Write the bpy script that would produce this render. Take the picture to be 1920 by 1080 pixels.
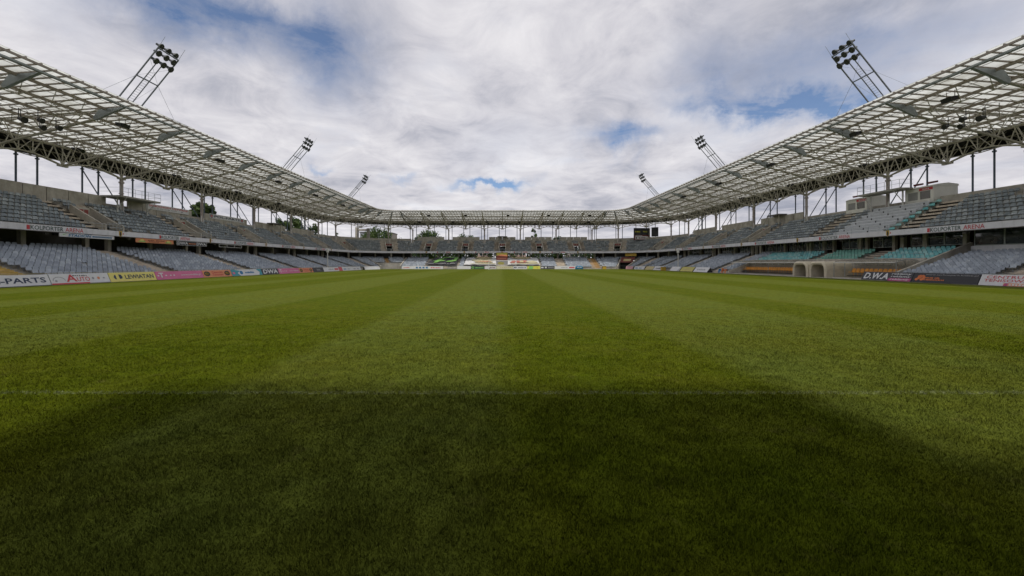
import bpy, math, random
import numpy as np
from mathutils import Vector, Matrix
R = math.radians
random.seed(7); rng = np.random.default_rng(7)
for o in list(bpy.data.objects): bpy.data.objects.remove(o)
scene = bpy.context.scene
COL = scene.collection
# ------------------------------------------------------------------ camera, sun, sky, exposure
cam_d = bpy.data.cameras.new('camera'); cam = bpy.data.objects.new('camera', cam_d); COL.objects.link(cam)
scene.camera = cam
cam_d.sensor_width = 36; cam_d.lens = 764/1920*36; cam_d.clip_end = 6000; cam_d.clip_start = .05
cam_d.shift_x = 18/1920; cam_d.shift_y = -47/1920
cam.location = (0, 0, 1.8); cam.rotation_euler = (R(90), 0, 0)
SUN_EL, SUN_ROT = 64.0, 176.0
sd = bpy.data.lights.new('sun', 'SUN'); sd.energy = 2.3; sd.angle = R(3.2); sd.color = (1, .95, .87)
sun = bpy.data.objects.new('sun', sd); COL.objects.link(sun)
_a = R(SUN_ROT); _e = R(SUN_EL)
sdir = Vector((math.sin(_a)*math.cos(_e), math.cos(_a)*math.cos(_e), math.sin(_e)))
sun.rotation_euler = sdir.to_track_quat('Z', 'Y').to_euler(); sun.location = (0, -60, 120)
scene.view_settings.view_transform = 'Standard'; scene.view_settings.look = 'None'
scene.view_settings.gamma = 1; scene.view_settings.use_curve_mapping = False
scene.view_settings.exposure = -.05

def pxdir(x, y):
    return Vector(((x-942)/764, 1, (493-y)/764)).normalized()

def make_world():
    w = bpy.data.worlds.new('World'); scene.world = w; w.use_nodes = True
    nt = w.node_tree; N = nt.nodes; L = nt.links; N.clear()
    def nd(t, **k):
        n = N.new(t)
        for a, b in k.items(): setattr(n, a, b)
        return n
    out = nd('ShaderNodeOutputWorld'); tc = nd('ShaderNodeTexCoord')
    sky = nd('ShaderNodeTexSky', sky_type='NISHITA', sun_disc=False, sun_elevation=_e, sun_rotation=_a)
    sky.air_density = .9; sky.dust_density = .15; sky.ozone_density = 6
    bs = nd('ShaderNodeBackground'); L.new(sky.outputs[0], bs.inputs[0]); bs.inputs[1].default_value = .115
    # cloud sheet: direction projected on a high plane
    sep = nd('ShaderNodeSeparateXYZ'); L.new(tc.outputs['Generated'], sep.inputs[0])
    def M(op, a, b=None, c=None):
        n = nd('ShaderNodeMath', operation=op)
        for i, v in enumerate((a, b, c)):
            if v is None: continue
            if isinstance(v, (int, float)): n.inputs[i].default_value = v
            else: L.new(v, n.inputs[i])
        return n.outputs[0]
    z = M('MAXIMUM', sep.outputs[2], 0.0); zz = M('ADD', z, .14)
    cx = nd('ShaderNodeCombineXYZ')
    L.new(M('DIVIDE', sep.outputs[0], zz), cx.inputs[0]); L.new(M('DIVIDE', sep.outputs[1], zz), cx.inputs[1])
    def noise(scale, detail, rough, vec, dist=0.):
        n = nd('ShaderNodeTexNoise'); n.inputs['Scale'].default_value = scale; n.inputs['Detail'].default_value = detail
        n.inputs['Roughness'].default_value = rough; n.inputs['Distortion'].default_value = dist
        L.new(vec, n.inputs['Vector']); return n
    n1 = noise(1.1, 9, .56, cx.outputs[0], .35)
    n2 = noise(3.2, 10, .64, cx.outputs[0], .6)
    n3 = noise(.55, 5, .5, cx.outputs[0], .2)
    n4 = noise(9, 6, .62, tc.outputs['Generated'], .2)
    # wobble for the blue gaps
    sub = nd('ShaderNodeVectorMath', operation='SUBTRACT'); L.new(n4.outputs['Color'], sub.inputs[0]); sub.inputs[1].default_value = (.5, .5, .5)
    scl = nd('ShaderNodeVectorMath', operation='SCALE'); L.new(sub.outputs[0], scl.inputs[0]); scl.inputs['Scale'].default_value = .16
    add = nd('ShaderNodeVectorMath', operation='ADD'); L.new(tc.outputs['Generated'], add.inputs[0]); L.new(scl.outputs[0], add.inputs[1])
    def blob(px, py, rx, ry, amp, tilt=0):
        c = pxdir(px, py)
        e1 = Vector((c.y, -c.x, 0)).normalized(); e2 = e1.cross(c).normalized() * -1
        if e2.z < 0: e2 = -e2
        t = R(tilt); u = e1*math.cos(t)+e2*math.sin(t); v = -e1*math.sin(t)+e2*math.cos(t)
        k = 1/ (Vector(((px-942)/764, 1, (493-py)/764)).length)
        d = nd('ShaderNodeVectorMath', operation='SUBTRACT'); L.new(add.outputs[0], d.inputs[0]); d.inputs[1].default_value = c
        q = []
        for ax, rr in ((u, rx), (v, ry), (c, 400)):
            p = nd('ShaderNodeVectorMath', operation='DOT_PRODUCT'); L.new(d.outputs[0], p.inputs[0])
            p.inputs[1].default_value = ax/(rr/764*k); q.append(p.outputs['Value'])
        s = M('ADD', M('ADD', M('MULTIPLY', q[0], q[0]), M('MULTIPLY', q[1], q[1])), M('MULTIPLY', q[2], q[2]))
        return M('MULTIPLY', M('EXPONENT', M('MULTIPLY', s, -1.0)), amp)
    blobs = [(370, -5, 190, 38, .95, 0), (625, 95, 75, 85, .85, 10), (1490, 200, 190, 30, .9, -16), (1165, 262, 60, 22, .95, 0),
             (935, 347, 62, 10, 1.25, 0), (1560, 120, 240, 90, .38, -10), (740, 340, 26, 9, .45, 0), (605, 318, 16, 8, .6, 0),
             (1330, 150, 60, 120, .22, 0), (300, 25, 230, 45, .45, 0), (960, 265, 120, 55, .16, 0), (1700, 60, 260, 60, .28, 0), (820, 130, 60, 30, .14, 0), (80, 40, 90, 40, .12, 0)]
    tot = None
    for b in blobs:
        o = blob(*b); tot = o if tot is None else M('ADD', tot, o)
    ns = nd('ShaderNodeMapRange'); L.new(n2.outputs['Fac'], ns.inputs[0])
    ns.inputs[1].default_value = .3; ns.inputs[2].default_value = .7; ns.inputs[3].default_value = .45; ns.inputs[4].default_value = 1.25
    gap = M('MULTIPLY', tot, ns.outputs[0])
    # small thin-cloud openings all over
    th = nd('ShaderNodeMapRange'); L.new(n1.outputs['Fac'], th.inputs[0])
    th.inputs[1].default_value = .56; th.inputs[2].default_value = .74; th.inputs[3].default_value = 0; th.inputs[4].default_value = .3
    gap = M('MINIMUM', M('ADD', gap, th.outputs[0]), .93)
    # brightness of the cloud
    val = M('ADD', M('MULTIPLY', n1.outputs['Fac'], .6), M('ADD', M('MULTIPLY', n2.outputs['Fac'], .5), M('MULTIPLY', n3.outputs['Fac'], .5)))
    cr = nd('ShaderNodeValToRGB'); L.new(val, cr.inputs[0])
    e = cr.color_ramp.elements
    e[0].position = .60; e[0].color = (.36, .38, .46, 1)
    e[1].position = .95; e[1].color = (.92, .90, .92, 1)
    m = e.new(.77); m.color = (.67, .66, .71, 1)
    bc = nd('ShaderNodeBackground'); L.new(cr.outputs[0], bc.inputs[0])
    bc.inputs[1].default_value = 1.0
    mx = nd('ShaderNodeMixShader'); L.new(gap, mx.inputs[0]); L.new(bc.outputs[0], mx.inputs[1]); L.new(bs.outputs[0], mx.inputs[2])
    L.new(mx.outputs[0], out.inputs[0])
make_world()

# ------------------------------------------------------------------ materials
MATS = {}
def mat(name, col, rough=.7, metal=0., var=.12, scale=1.5, bump=0., bscale=20, spec=.5, dirt=None, dscale=.5, trans=None):
    if name in MATS: return MATS[name]
    m = bpy.data.materials.new(name); m.use_nodes = True; nt = m.node_tree; N = nt.nodes; L = nt.links
    b = N['Principled BSDF']; b.inputs['Roughness'].default_value = rough; b.inputs['Metallic'].default_value = metal
    b.inputs['Specular IOR Level'].default_value = spec
    g = N.new('ShaderNodeNewGeometry')
    n = N.new('ShaderNodeTexNoise'); n.inputs['Scale'].default_value = scale; n.inputs['Detail'].default_value = 6; n.inputs['Roughness'].default_value = .65
    L.new(g.outputs['Position'], n.inputs['Vector'])
    mr = N.new('ShaderNodeMapRange'); mr.inputs[1].default_value = .3; mr.inputs[2].default_value = .7
    mr.inputs[3].default_value = 1-var*1.6; mr.inputs[4].default_value = 1+var*1.2
    L.new(n.outputs['Fac'], mr.inputs[0])
    vm = N.new('ShaderNodeVectorMath'); vm.operation = 'SCALE'; vm.inputs[0].default_value = col[:3]; L.new(mr.outputs[0], vm.inputs['Scale'])
    src = vm.outputs[0]
    if dirt:
        mp = N.new('ShaderNodeMapping'); mp.inputs['Scale'].default_value = (1, 1, .25); L.new(g.outputs['Position'], mp.inputs[0])
        n2 = N.new('ShaderNodeTexNoise'); n2.inputs['Scale'].default_value = dscale; n2.inputs['Detail'].default_value = 8; n2.inputs['Roughness'].default_value = .7
        L.new(mp.outputs[0], n2.inputs['Vector'])
        r2 = N.new('ShaderNodeMapRange'); r2.inputs[1].default_value = .48; r2.inputs[2].default_value = .68; L.new(n2.outputs['Fac'], r2.inputs[0]); r2.inputs[4].default_value = .8
        mx = N.new('ShaderNodeMix'); mx.data_type = 'RGBA'; L.new(r2.outputs[0], mx.inputs[0]); L.new(src, mx.inputs[6]); mx.inputs[7].default_value = (*dirt, 1)
        src = mx.outputs[2]
    L.new(src, b.inputs['Base Color'])
    if bump:
        nb = N.new('ShaderNodeTexNoise'); nb.inputs['Scale'].default_value = bscale; nb.inputs['Detail'].default_value = 5; L.new(g.outputs['Position'], nb.inputs['Vector'])
        bp = N.new('ShaderNodeBump'); bp.inputs['Strength'].default_value = bump; bp.inputs['Distance'].default_value = .05
        L.new(nb.outputs['Fac'], bp.inputs['Height']); L.new(bp.outputs[0], b.inputs['Normal'])
    if trans:
        t = N.new('ShaderNodeBsdfTranslucent'); L.new(src, t.inputs[0])
        ms = N.new('ShaderNodeMixShader'); ms.inputs[0].default_value = trans
        L.new(b.outputs[0], ms.inputs[1]); L.new(t.outputs[0], ms.inputs[2]); L.new(ms.outputs[0], N['Material Output'].inputs[0])
    MATS[name] = m; return m

def grass_mat(name, blades=False):
    m = bpy.data.materials.new(name); m.use_nodes = True; nt = m.node_tree; N = nt.nodes; L = nt.links
    b = N['Principled BSDF']; b.inputs['Roughness'].default_value = .95; b.inputs['Specular IOR Level'].default_value = .04
    g = N.new('ShaderNodeNewGeometry'); sp = N.new('ShaderNodeSeparateXYZ'); L.new(g.outputs['Position'], sp.inputs[0])
    def M(op, a, b_=None):
        n = N.new('ShaderNodeMath'); n.operation = op
        for i, v in enumerate((a, b_)):
            if v is None: continue
            if isinstance(v, (int, float)): n.inputs[i].default_value = v
            else: L.new(v, n.inputs[i])
        return n.outputs[0]
    def noise(sc, det, ro=.6, vs=None):
        n = N.new('ShaderNodeTexNoise'); n.inputs['Scale'].default_value = sc; n.inputs['Detail'].default_value = det; n.inputs['Roughness'].default_value = ro
        if vs:
            mp = N.new('ShaderNodeMapping'); mp.inputs['Scale'].default_value = vs; L.new(g.outputs['Position'], mp.inputs[0]); L.new(mp.outputs[0], n.inputs['Vector'])
        else: L.new(g.outputs['Position'], n.inputs['Vector'])
        return n.outputs['Fac']
    wob = M('MULTIPLY', M('SUBTRACT', noise(.7, 3), .5), .5)
    xw = M('ADD', sp.outputs[0], wob)
    t = M('DIVIDE', M('ADD', xw, 40), 80)
    cr = N.new('ShaderNodeValToRGB'); L.new(t, cr.inputs[0]); e = cr.color_ramp.elements
    bounds = [(-40, 0), (-34, 1), (-29, 0), (-23.5, 1), (-20.5, 0), (-15.8, 1), (-9.6, 0), (-4.0, 1), (0, 0), (4.0, 1), (10, 0), (13, 1), (18, 0), (23, 1), (29, 0), (34, 1)]
    e[0].position = 0; e[0].color = (0, 0, 0, 1); e[1].position = 1; e[1].color = (1, 1, 1, 1)
    prev = 0
    for x, v in bounds[1:]:
        a = e.new((x-.14+40)/80); a.color = (prev,)*3+(1,)
        c = e.new((x+.14+40)/80); c.color = (v,)*3+(1,); prev = v
    mr = N.new('ShaderNodeMix'); mr.data_type = 'RGBA'
    L.new(cr.outputs[0], mr.inputs[0]); mr.inputs[6].default_value = GD; mr.inputs[7].default_value = GL
    # patchy colour
    pn = N.new('ShaderNodeMapRange'); L.new(noise(.5, 6, .62), pn.inputs[0]); pn.inputs[1].default_value = .32; pn.inputs[2].default_value = .7; pn.inputs[3].default_value = .0; pn.inputs[4].default_value = .7
    m2 = N.new('ShaderNodeMix'); m2.data_type = 'RGBA'; L.new(pn.outputs[0], m2.inputs[0]); L.new(mr.outputs[2], m2.inputs[6]); m2.inputs[7].default_value = (.105, .112, .008, 1)
    # bare and dry flecks
    dn = N.new('ShaderNodeMapRange'); L.new(noise(2.2, 9, .72), dn.inputs[0]); dn.inputs[1].default_value = .58; dn.inputs[2].default_value = .76; dn.inputs[4].default_value = .75
    m3 = N.new('ShaderNodeMix'); m3.data_type = 'RGBA'; L.new(dn.outputs[0], m3.inputs[0]); L.new(m2.outputs[2], m3.inputs[6]); m3.inputs[7].default_value = (.12, .11, .03, 1)
    # worn goal line
    ln = M('LESS_THAN', M('ABSOLUTE', M('SUBTRACT', sp.outputs[1], 5.65)), .065)
    wn = N.new('ShaderNodeMapRange'); L.new(noise(14, 6, .7), wn.inputs[0]); wn.inputs[1].default_value = .45; wn.inputs[2].default_value = .7; wn.inputs[4].default_value = .26
    m4 = N.new('ShaderNodeMix'); m4.data_type = 'RGBA'; L.new(M('MULTIPLY', ln, wn.outputs[0]), m4.inputs[0]); L.new(m3.outputs[2], m4.inputs[6]); m4.inputs[7].default_value = (.5, .52, .45, 1)
    # divots and dark thin spots
    vn = N.new('ShaderNodeMapRange'); L.new(noise(1.15, 7, .68), vn.inputs[0]); vn.inputs[1].default_value = .34; vn.inputs[2].default_value = .26; vn.inputs[4].default_value = .8
    m5 = N.new('ShaderNodeMix'); m5.data_type = 'RGBA'; L.new(vn.outputs[0], m5.inputs[0]); L.new(m4.outputs[2], m5.inputs[6]); m5.inputs[7].default_value = (.030, .034, .010, 1)
    sc = N.new('ShaderNodeVectorMath'); sc.operation = 'SCALE'; L.new(m5.outputs[2], sc.inputs[0])
    fn = N.new('ShaderNodeMapRange'); L.new(noise(9, 8, .75), fn.inputs[0]); fn.inputs[1].default_value = .3; fn.inputs[2].default_value = .7; fn.inputs[3].default_value = .72; fn.inputs[4].default_value = 1.24
    cn = N.new('ShaderNodeMapRange'); L.new(noise(3.4, 5, .7), cn.inputs[0]); cn.inputs[1].default_value = .32; cn.inputs[2].default_value = .68; cn.inputs[3].default_value = .74; cn.inputs[4].default_value = 1.2
    fn_out = M('MULTIPLY', fn.outputs[0], cn.outputs[0])
    if blades:
        rp = N.new('ShaderNodeMapRange'); L.new(g.outputs['Random Per Island'], rp.inputs[0]); rp.inputs[3].default_value = .62; rp.inputs[4].default_value = 1.4
        nm = N.new('ShaderNodeVectorMath'); nm.operation = 'ADD'; L.new(g.outputs['Normal'], nm.inputs[0]); nm.inputs[1].default_value = (0, 0, 1.3)
        nn = N.new('ShaderNodeVectorMath'); nn.operation = 'NORMALIZE'; L.new(nm.outputs[0], nn.inputs[0]); L.new(nn.outputs[0], b.inputs['Normal'])
        L.new(M('MULTIPLY', fn_out, rp.outputs[0]), sc.inputs['Scale'])
    else:
        L.new(fn_out, sc.inputs['Scale'])
        bp = N.new('ShaderNodeBump'); bp.inputs['Strength'].default_value = .5; bp.inputs['Distance'].default_value = .03
        L.new(noise(30, 6, .7), bp.inputs['Height']); L.new(bp.outputs[0], b.inputs['Normal'])
    L.new(sc.outputs[0], b.inputs['Base Color'])
    return m
GD = (.068, .094, .0025, 1); GL = (.098, .124, .018, 1)
M_grass = grass_mat('turf'); M_blade = grass_mat('turf_blades', True)

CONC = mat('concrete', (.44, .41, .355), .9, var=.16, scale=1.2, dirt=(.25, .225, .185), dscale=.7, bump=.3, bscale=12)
CONCD = mat('concrete_dark_shade', (.12, .11, .10), .9, var=.2, dirt=(.06, .055, .05))  # dark concrete; the shade under the upper tier is put into its colour
STEP = mat('stair_concrete', (.52, .455, .37), .9, var=.14, dirt=(.36, .30, .23), dscale=1.2)
STEPY = mat('yellow_stair_paint', (.52, .35, .06), .8, var=.2, dirt=(.3, .22, .08))
STEPO = mat('orange_stair_paint', (.42, .24, .07), .8, var=.2)
STEEL = mat('painted_steel', (.40, .375, .31), .55, var=.08)
STEELD = mat('brown_steel', (.27, .23, .19), .6, var=.12)
STEELW = mat('white_steel', (.62, .61, .58), .5, var=.08)
STEELB = mat('blue_grey_steel', (.09, .12, .16), .5, var=.1)
GALV = mat('galvanised_steel', (.30, .33, .34), .4, .4, var=.1)
DARK = mat('dark_sheeting_and_shade', (.020, .019, .018), .8, var=.3, scale=3)  # near-black roof sheeting, also painted in as the shade inside openings
DARKB = mat('black_plastic', (.015, .015, .017), .5)
PANEL = mat('roof_panel_glazing', (.78, .79, .77), .35, var=.07, scale=.25, trans=.93, dirt=(.56, .56, .52), dscale=.35)
CLEAR = mat('clear_plastic', (.5, .48, .42), .2, var=.1, trans=.5)
SHEET = mat('shade_roof_sheeting', (.12, .12, .12), .6)  # opaque sheeting of the added near roof, chosen to darken the turf
FASC = mat('fascia_white', (.66, .66, .70), .6, var=.05, scale=.6, dirt=(.50, .50, .52), dscale=1.5)
GLASS = mat('window_glass', (.03, .04, .04), .03, var=.2, spec=1.0)
WHITE = mat('white_print', (.60, .60, .61), .6, var=.05)
CREAM = mat('cabin_cream', (.66, .65, .60), .6, var=.05)
BEIGE = mat('beige_inflatable', (.60, .54, .42), .75, var=.1)
SEATS_L = [mat('seat_blue_grey_%s' % n, c, .55, var=.17, scale=.9, dirt=tuple(q*.72 for q in c), dscale=1.3) for n, c in (('a', (.325, .365, .42)), ('b', (.28, .315, .365)), ('c', (.40, .44, .49)))]
SEATS_U = [mat('seat_slate_%s' % n, c, .55, var=.17, scale=.9, dirt=tuple(q*.72 for q in c), dscale=1.3) for n, c in (('a', (.23, .265, .285)), ('b', (.175, .205, .225)), ('c', (.32, .35, .36)))]
SEATS_T = [mat('seat_teal_%s' % n, c, .5, var=.1, scale=2) for n, c in (('a', (.13, .40, .40)), ('b', (.25, .46, .45)), ('c', (.10, .34, .36)))]
SEATS_G = [mat('seat_sea_green_%s' % n, c, .5, var=.1, scale=2) for n, c in (('a', (.10, .30, .235)), ('b', (.13, .34, .27)), ('c', (.08, .26, .21)))]
SEAT_O = mat('seat_orange', (.75, .33, .04), .5, var=.12)
def clearify(m, f):
    nt = m.node_tree; o = nt.nodes['Material Output']; src = o.inputs[0].links[0].from_socket
    t = nt.nodes.new('ShaderNodeBsdfTransparent'); x = nt.nodes.new('ShaderNodeMixShader'); x.inputs[0].default_value = f
    nt.links.new(src, x.inputs[1]); nt.links.new(t.outputs[0], x.inputs[2]); nt.links.new(x.outputs[0], o.inputs[0])
clearify(CLEAR, .6)
def pm(name, c, r=.6): return mat(name, c, r, var=.05)
RED = pm('print_red', (.50, .045, .055)); NAVY = pm('print_navy', (.02, .035, .075)); BLACKP = pm('print_black', (.018, .018, .022))
BLUE = pm('print_blue', (.02, .15, .33)); YEL = pm('print_yellow', (.66, .58, .16)); PINK = pm('print_pink', (.56, .14, .27))
ORG = pm('print_orange', (.62, .24, .11)); ORG2 = pm('print_orange_strong', (.62, .16, .04)); GRN = pm('print_green', (.20, .50, .12)); DGRN = pm('print_dark_green', (.02, .055, .03))
TEALP = pm('print_teal', (.05, .27, .33)); GREYP = pm('print_grey', (.28, .28, .29)); KGRN = pm('print_letter_green', (.035, .075, .065)); MAROON = pm('print_maroon', (.13, .025, .02))
SAND = pm('print_sand', (.45, .36, .17)); MAG = pm('print_magenta', (.38, .05, .16)); CHAR = pm('print_charcoal', (.035, .035, .042)); GOLD = pm('print_gold', (.50, .32, .03))

# ------------------------------------------------------------------ mesh helpers
class MB:
    def __init__(s): s.v = []; s.f = []; s.m = []; s.mi = 0
    def add(s, vs, fs):
        o = len(s.v); s.v.extend(tuple(v) for v in vs)
        for f in fs: s.f.append(tuple(i+o for i in f)); s.m.append(s.mi)
    def prism(s, poly, off):
        """closed planar polygon (list of 3D points) extruded by off"""
        n = len(poly); off = Vector(off)
        a = [Vector(p) for p in poly]; b = [p+off for p in a]
        s.add(a+b, [tuple(range(n))[::-1], tuple(range(n, 2*n))]+[(i, (i+1) % n, n+(i+1) % n, n+i) for i in range(n)])
    def box(s, p0, p1):
        x0, y0, z0 = p0; x1, y1, z1 = p1
        s.prism([(x0, y0, z0), (x1, y0, z0), (x1, y1, z0), (x0, y1, z0)], (0, 0, z1-z0))
    def tube(s, p0, p1, r, n=5, r1=None, caps=False):
        p0 = Vector(p0); p1 = Vector(p1); d = p1-p0
        if d.length < 1e-6: return
        d.normalize(); u = d.cross(Vector((0, 0, 1)))
        if u.length < .02: u = d.cross(Vector((0, 1, 0)))
        u.normalize(); w = d.cross(u); r1 = r if r1 is None else r1
        vs = [p0+(u*math.cos(2*math.pi*k/n+.6)+w*math.sin(2*math.pi*k/n+.6))*r for k in range(n)]
        vs += [p1+(u*math.cos(2*math.pi*k/n+.6)+w*math.sin(2*math.pi*k/n+.6))*r1 for k in range(n)]
        fs = [(i, (i+1) % n, n+(i+1) % n, n+i) for i in range(n)]
        if caps: fs += [tuple(range(n))[::-1], tuple(range(n, 2*n))]
        s.add(vs, fs)
    def beam(s, p0, p1, w, h):
        """rectangular bar, h vertical"""
        p0 = Vector(p0); p1 = Vector(p1); d = (p1-p0).normalized(); u = d.cross(Vector((0, 0, 1)))
        if u.length < .02: u = Vector((1, 0, 0))
        u.normalize(); k = u.cross(d)
        s.prism([p0-u*w/2-k*h/2, p0+u*w/2-k*h/2, p0+u*w/2+k*h/2, p0-u*w/2+k*h/2], p1-p0)
    def mesh(s, name, mats, loc=(0, 0, 0), smooth=False):
        me = bpy.data.meshes.new(name)
        lx, ly, lz = loc
        me.from_pydata([(x-lx, y-ly, z-lz) for x, y, z in s.v], [], s.f)
        for m in (mats if isinstance(mats, (list, tuple)) else [mats]): me.materials.append(m)
        if any(s.m): me.polygons.foreach_set('material_index', s.m)
        me.update(); return me
    def build(s, name, mats, parent=None, loc=None):
        """world-space vertices -> one object, local to its parent"""
        if not s.v: return None
        pl = Vector(parent['_w']) if parent is not None else Vector((0, 0, 0))
        if loc is None: loc = pl
        loc = Vector(loc)
        o = bpy.data.objects.new(name, s.mesh(name, mats, loc)); COL.objects.link(o)
        if parent is not None: o.parent = parent
        o.location = loc-pl; o['_w'] = tuple(loc)
        return o
def tag(o, label=None, cat=None, group=None, kind=None):
    if label: o['label'] = label
    if cat: o['category'] = cat
    if group: o['group'] = group
    if kind: o['kind'] = kind
    return o
def thing(name, label, cat, loc, group=None):
    o = bpy.data.objects.new(name, None); COL.objects.link(o); o.location = loc; o['_w'] = tuple(loc); o.empty_display_size = .3
    return tag(o, label, cat, group)
def inst(name, me, parent, wloc, rot=0., scale=None):
    o = bpy.data.objects.new(name, me); COL.objects.link(o); o.parent = parent
    o.location = Vector(wloc)-Vector(parent['_w']); o.rotation_euler = (0, 0, rot)
    if scale: o.scale = scale
    return o
_tc = {}
# writing too small to read in the photograph is laid down as rows of small illegible strokes
BLUR = {'OWOCE WARZYWA', 'hurtownia', 'MEDIA', 'LAGER', 'Bistro', 'MEBLE', 'GO', 'GW', 'TECHNIK', 'sport', 'Korona', 'aqua', 'www.tenis.pl', 'KIELCE KIBICUJE Z NAMI', 'HELIOS',
        'kielce', 'centrum', 'tel. 41 368 00 00 KIELCE', 'www.stadion.kielce.pl', 'KORONA', 'GOSCIE', '00 00', 'ILOT', 'KIELECKI PARK', 'TECHNOLOGICZNY', 'REKLAMY', 'UZYWANE'}
def text_mesh(s, bold=0., shear=0.):
    if s in BLUR:
        v = []; fs = []; n = len(s); rr = random.Random(s)
        for k, ch in enumerate(s):
            if ch == ' ': continue
            a = (k+.08)/n; b = (k+rr.uniform(.6, .9))/n; t = rr.uniform(.7, 1); o = len(v)
            v += [(a, 0, 0), (b, 0, 0), (b, t, 0), (a, t, 0)]; fs.append((o, o+1, o+2, o+3))
        return np.array(v), fs
    k = (s, bold, shear)
    if k in _tc: return _tc[k]
    c = bpy.data.curves.new('t', 'FONT'); c.body = s; c.resolution_u = 2; c.offset = bold; c.shear = shear
    o = bpy.data.objects.new('t', c); COL.objects.link(o)
    dg = bpy.context.evaluated_depsgraph_get(); me = bpy.data.meshes.new_from_object(o.evaluated_get(dg))
    n = len(me.vertices); v = np.zeros(n*3); me.vertices.foreach_get('co', v); v = v.reshape(-1, 3)
    v[:, 0] -= v[:, 0].min(); v[:, 1] -= v[:, 1].min(); w = v[:, 0].max(); h = v[:, 1].max()
    v[:, 0] /= w; v[:, 1] /= h
    fs = [tuple(p.vertices) for p in me.polygons]
    bpy.data.objects.remove(o); bpy.data.curves.remove(c); bpy.data.meshes.remove(me)
    _tc[k] = (v, fs); return _tc[k]
class Face:
    """flat printed face: u 0..1 along, v 0..1 up, on a quad given by origin + two vectors; pieces laid a few mm proud"""
    def __init__(s, o, ux, vy, n):
        s.o = Vector(o); s.u = Vector(ux); s.vv = Vector(vy); s.n = Vector(n).normalized(); s.lay = 0
    def pt(s, u, v, h=.012): return s.o+s.u*u+s.vv*v+s.n*h
    def text(s, mb, mi, t, u0, v0, u1, v1, bold=.01, shear=0., h=.012):
        v, fs = text_mesh(t, bold, shear); mb.mi = mi
        mb.add([s.pt(u0+(u1-u0)*a[0], v0+(v1-v0)*a[1], h) for a in v], fs)
    def poly(s, mb, mi, pts, h=.008):
        mb.mi = mi; mb.add([s.pt(a, b, h) for a, b in pts], [tuple(range(len(pts)))])
    def rect(s, mb, mi, u0, v0, u1, v1, h=.008): s.poly(mb, mi, [(u0, v0), (u1, v0), (u1, v1), (u0, v1)], h)
    def disc(s, mb, mi, u, v, ru, rv, n=14, h=.01):
        s.poly(mb, mi, [(u+ru*math.cos(2*math.pi*k/n), v+rv*math.sin(2*math.pi*k/n)) for k in range(n)], h)

# ------------------------------------------------------------------ bowl frame: (segment, s, d, z) -> world
XL, XR, YE, CY, YN = 36.0, 36.6, 119.0, 113.0, -3.4
def P(seg, s, d, z):
    if seg == 'left': return Vector((-(XL+d), s, z))
    if seg == 'right': return Vector((XR+d, s, 1.8+(z-1.8)*1.025))
    if seg == 'far': return Vector((s, YE+d, z))
    if seg == 'near': return Vector((s, YN-d, z))
    t = R(s); r = 6+d
    if seg == 'cl': return Vector((-30-r*math.cos(t), CY+r*math.sin(t), z))
    return Vector((30.6+r*math.cos(t), CY+r*math.sin(t), 1.8+(z-1.8)*(1.025-.025*s/90)))
def rotz(seg, s):
    return {'left': R(90), 'right': R(-90), 'far': 0, 'near': R(180), 'cl': R(90-s), 'cr': -R(90-s)}[seg]
def corner(seg): return seg in ('cl', 'cr')
def slen(seg, d): return R(1)*(6+d) if corner(seg) else 1.0      # metres per unit of s
def sweep(mb, seg, s0, s1, prof, closed=True, step=None, caps=True):
    n = max(1, int(math.ceil(abs(s1-s0)/(step or 7.5)))) if corner(seg) else 1
    m = len(prof); rings = []
    for i in range(n+1):
        s = s0+(s1-s0)*i/n; rings += [P(seg, s, d, z) for d, z in prof]
    fs = []
    for i in range(n):
        for j in range(m if closed else m-1):
            k = (j+1) % m; fs.append((i*m+j, i*m+k, (i+1)*m+k, (i+1)*m+j))
    if closed and caps: fs += [tuple(range(m)), tuple(range(n*m, n*m+m))[::-1]]
    mb.add(rings, fs)
zr = lambda d: 17.1-.073*(d+.8)
def scr(p):   # where a point falls in the photograph (only used to choose which repeats are single objects)
    if p[1] < 1: return None
    return 942+764*p[0]/p[1], 493-764*(p[2]-1.8)/p[1]

# ------------------------------------------------------------------ ground
def sheet(name, x0, y0, x1, y1, z, m, label=None):
    mb = MB(); mb.add([(x0, y0, z), (x1, y0, z), (x1, y1, z), (x0, y1, z)], [(0, 1, 2, 3)])
    return tag(mb.build(name, m), kind='structure')
sheet('ground', -3000, -3000, 3000, 3000, -.03, mat('outer_ground', (.10, .105, .08), .95, var=.3, scale=.05))
sheet('apron_pavement', -41, -6, 43, 122, -.012, mat('apron', (.20, .19, .17), .95, var=.15, dirt=(.12, .11, .08)))
sheet('pitch_grass', -35.9, -5, 38.2, 118.6, 0, M_grass)
sheet('touchline_kerb', 38.24, 41.0, 39.4, 75, .02, CONC)

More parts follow.
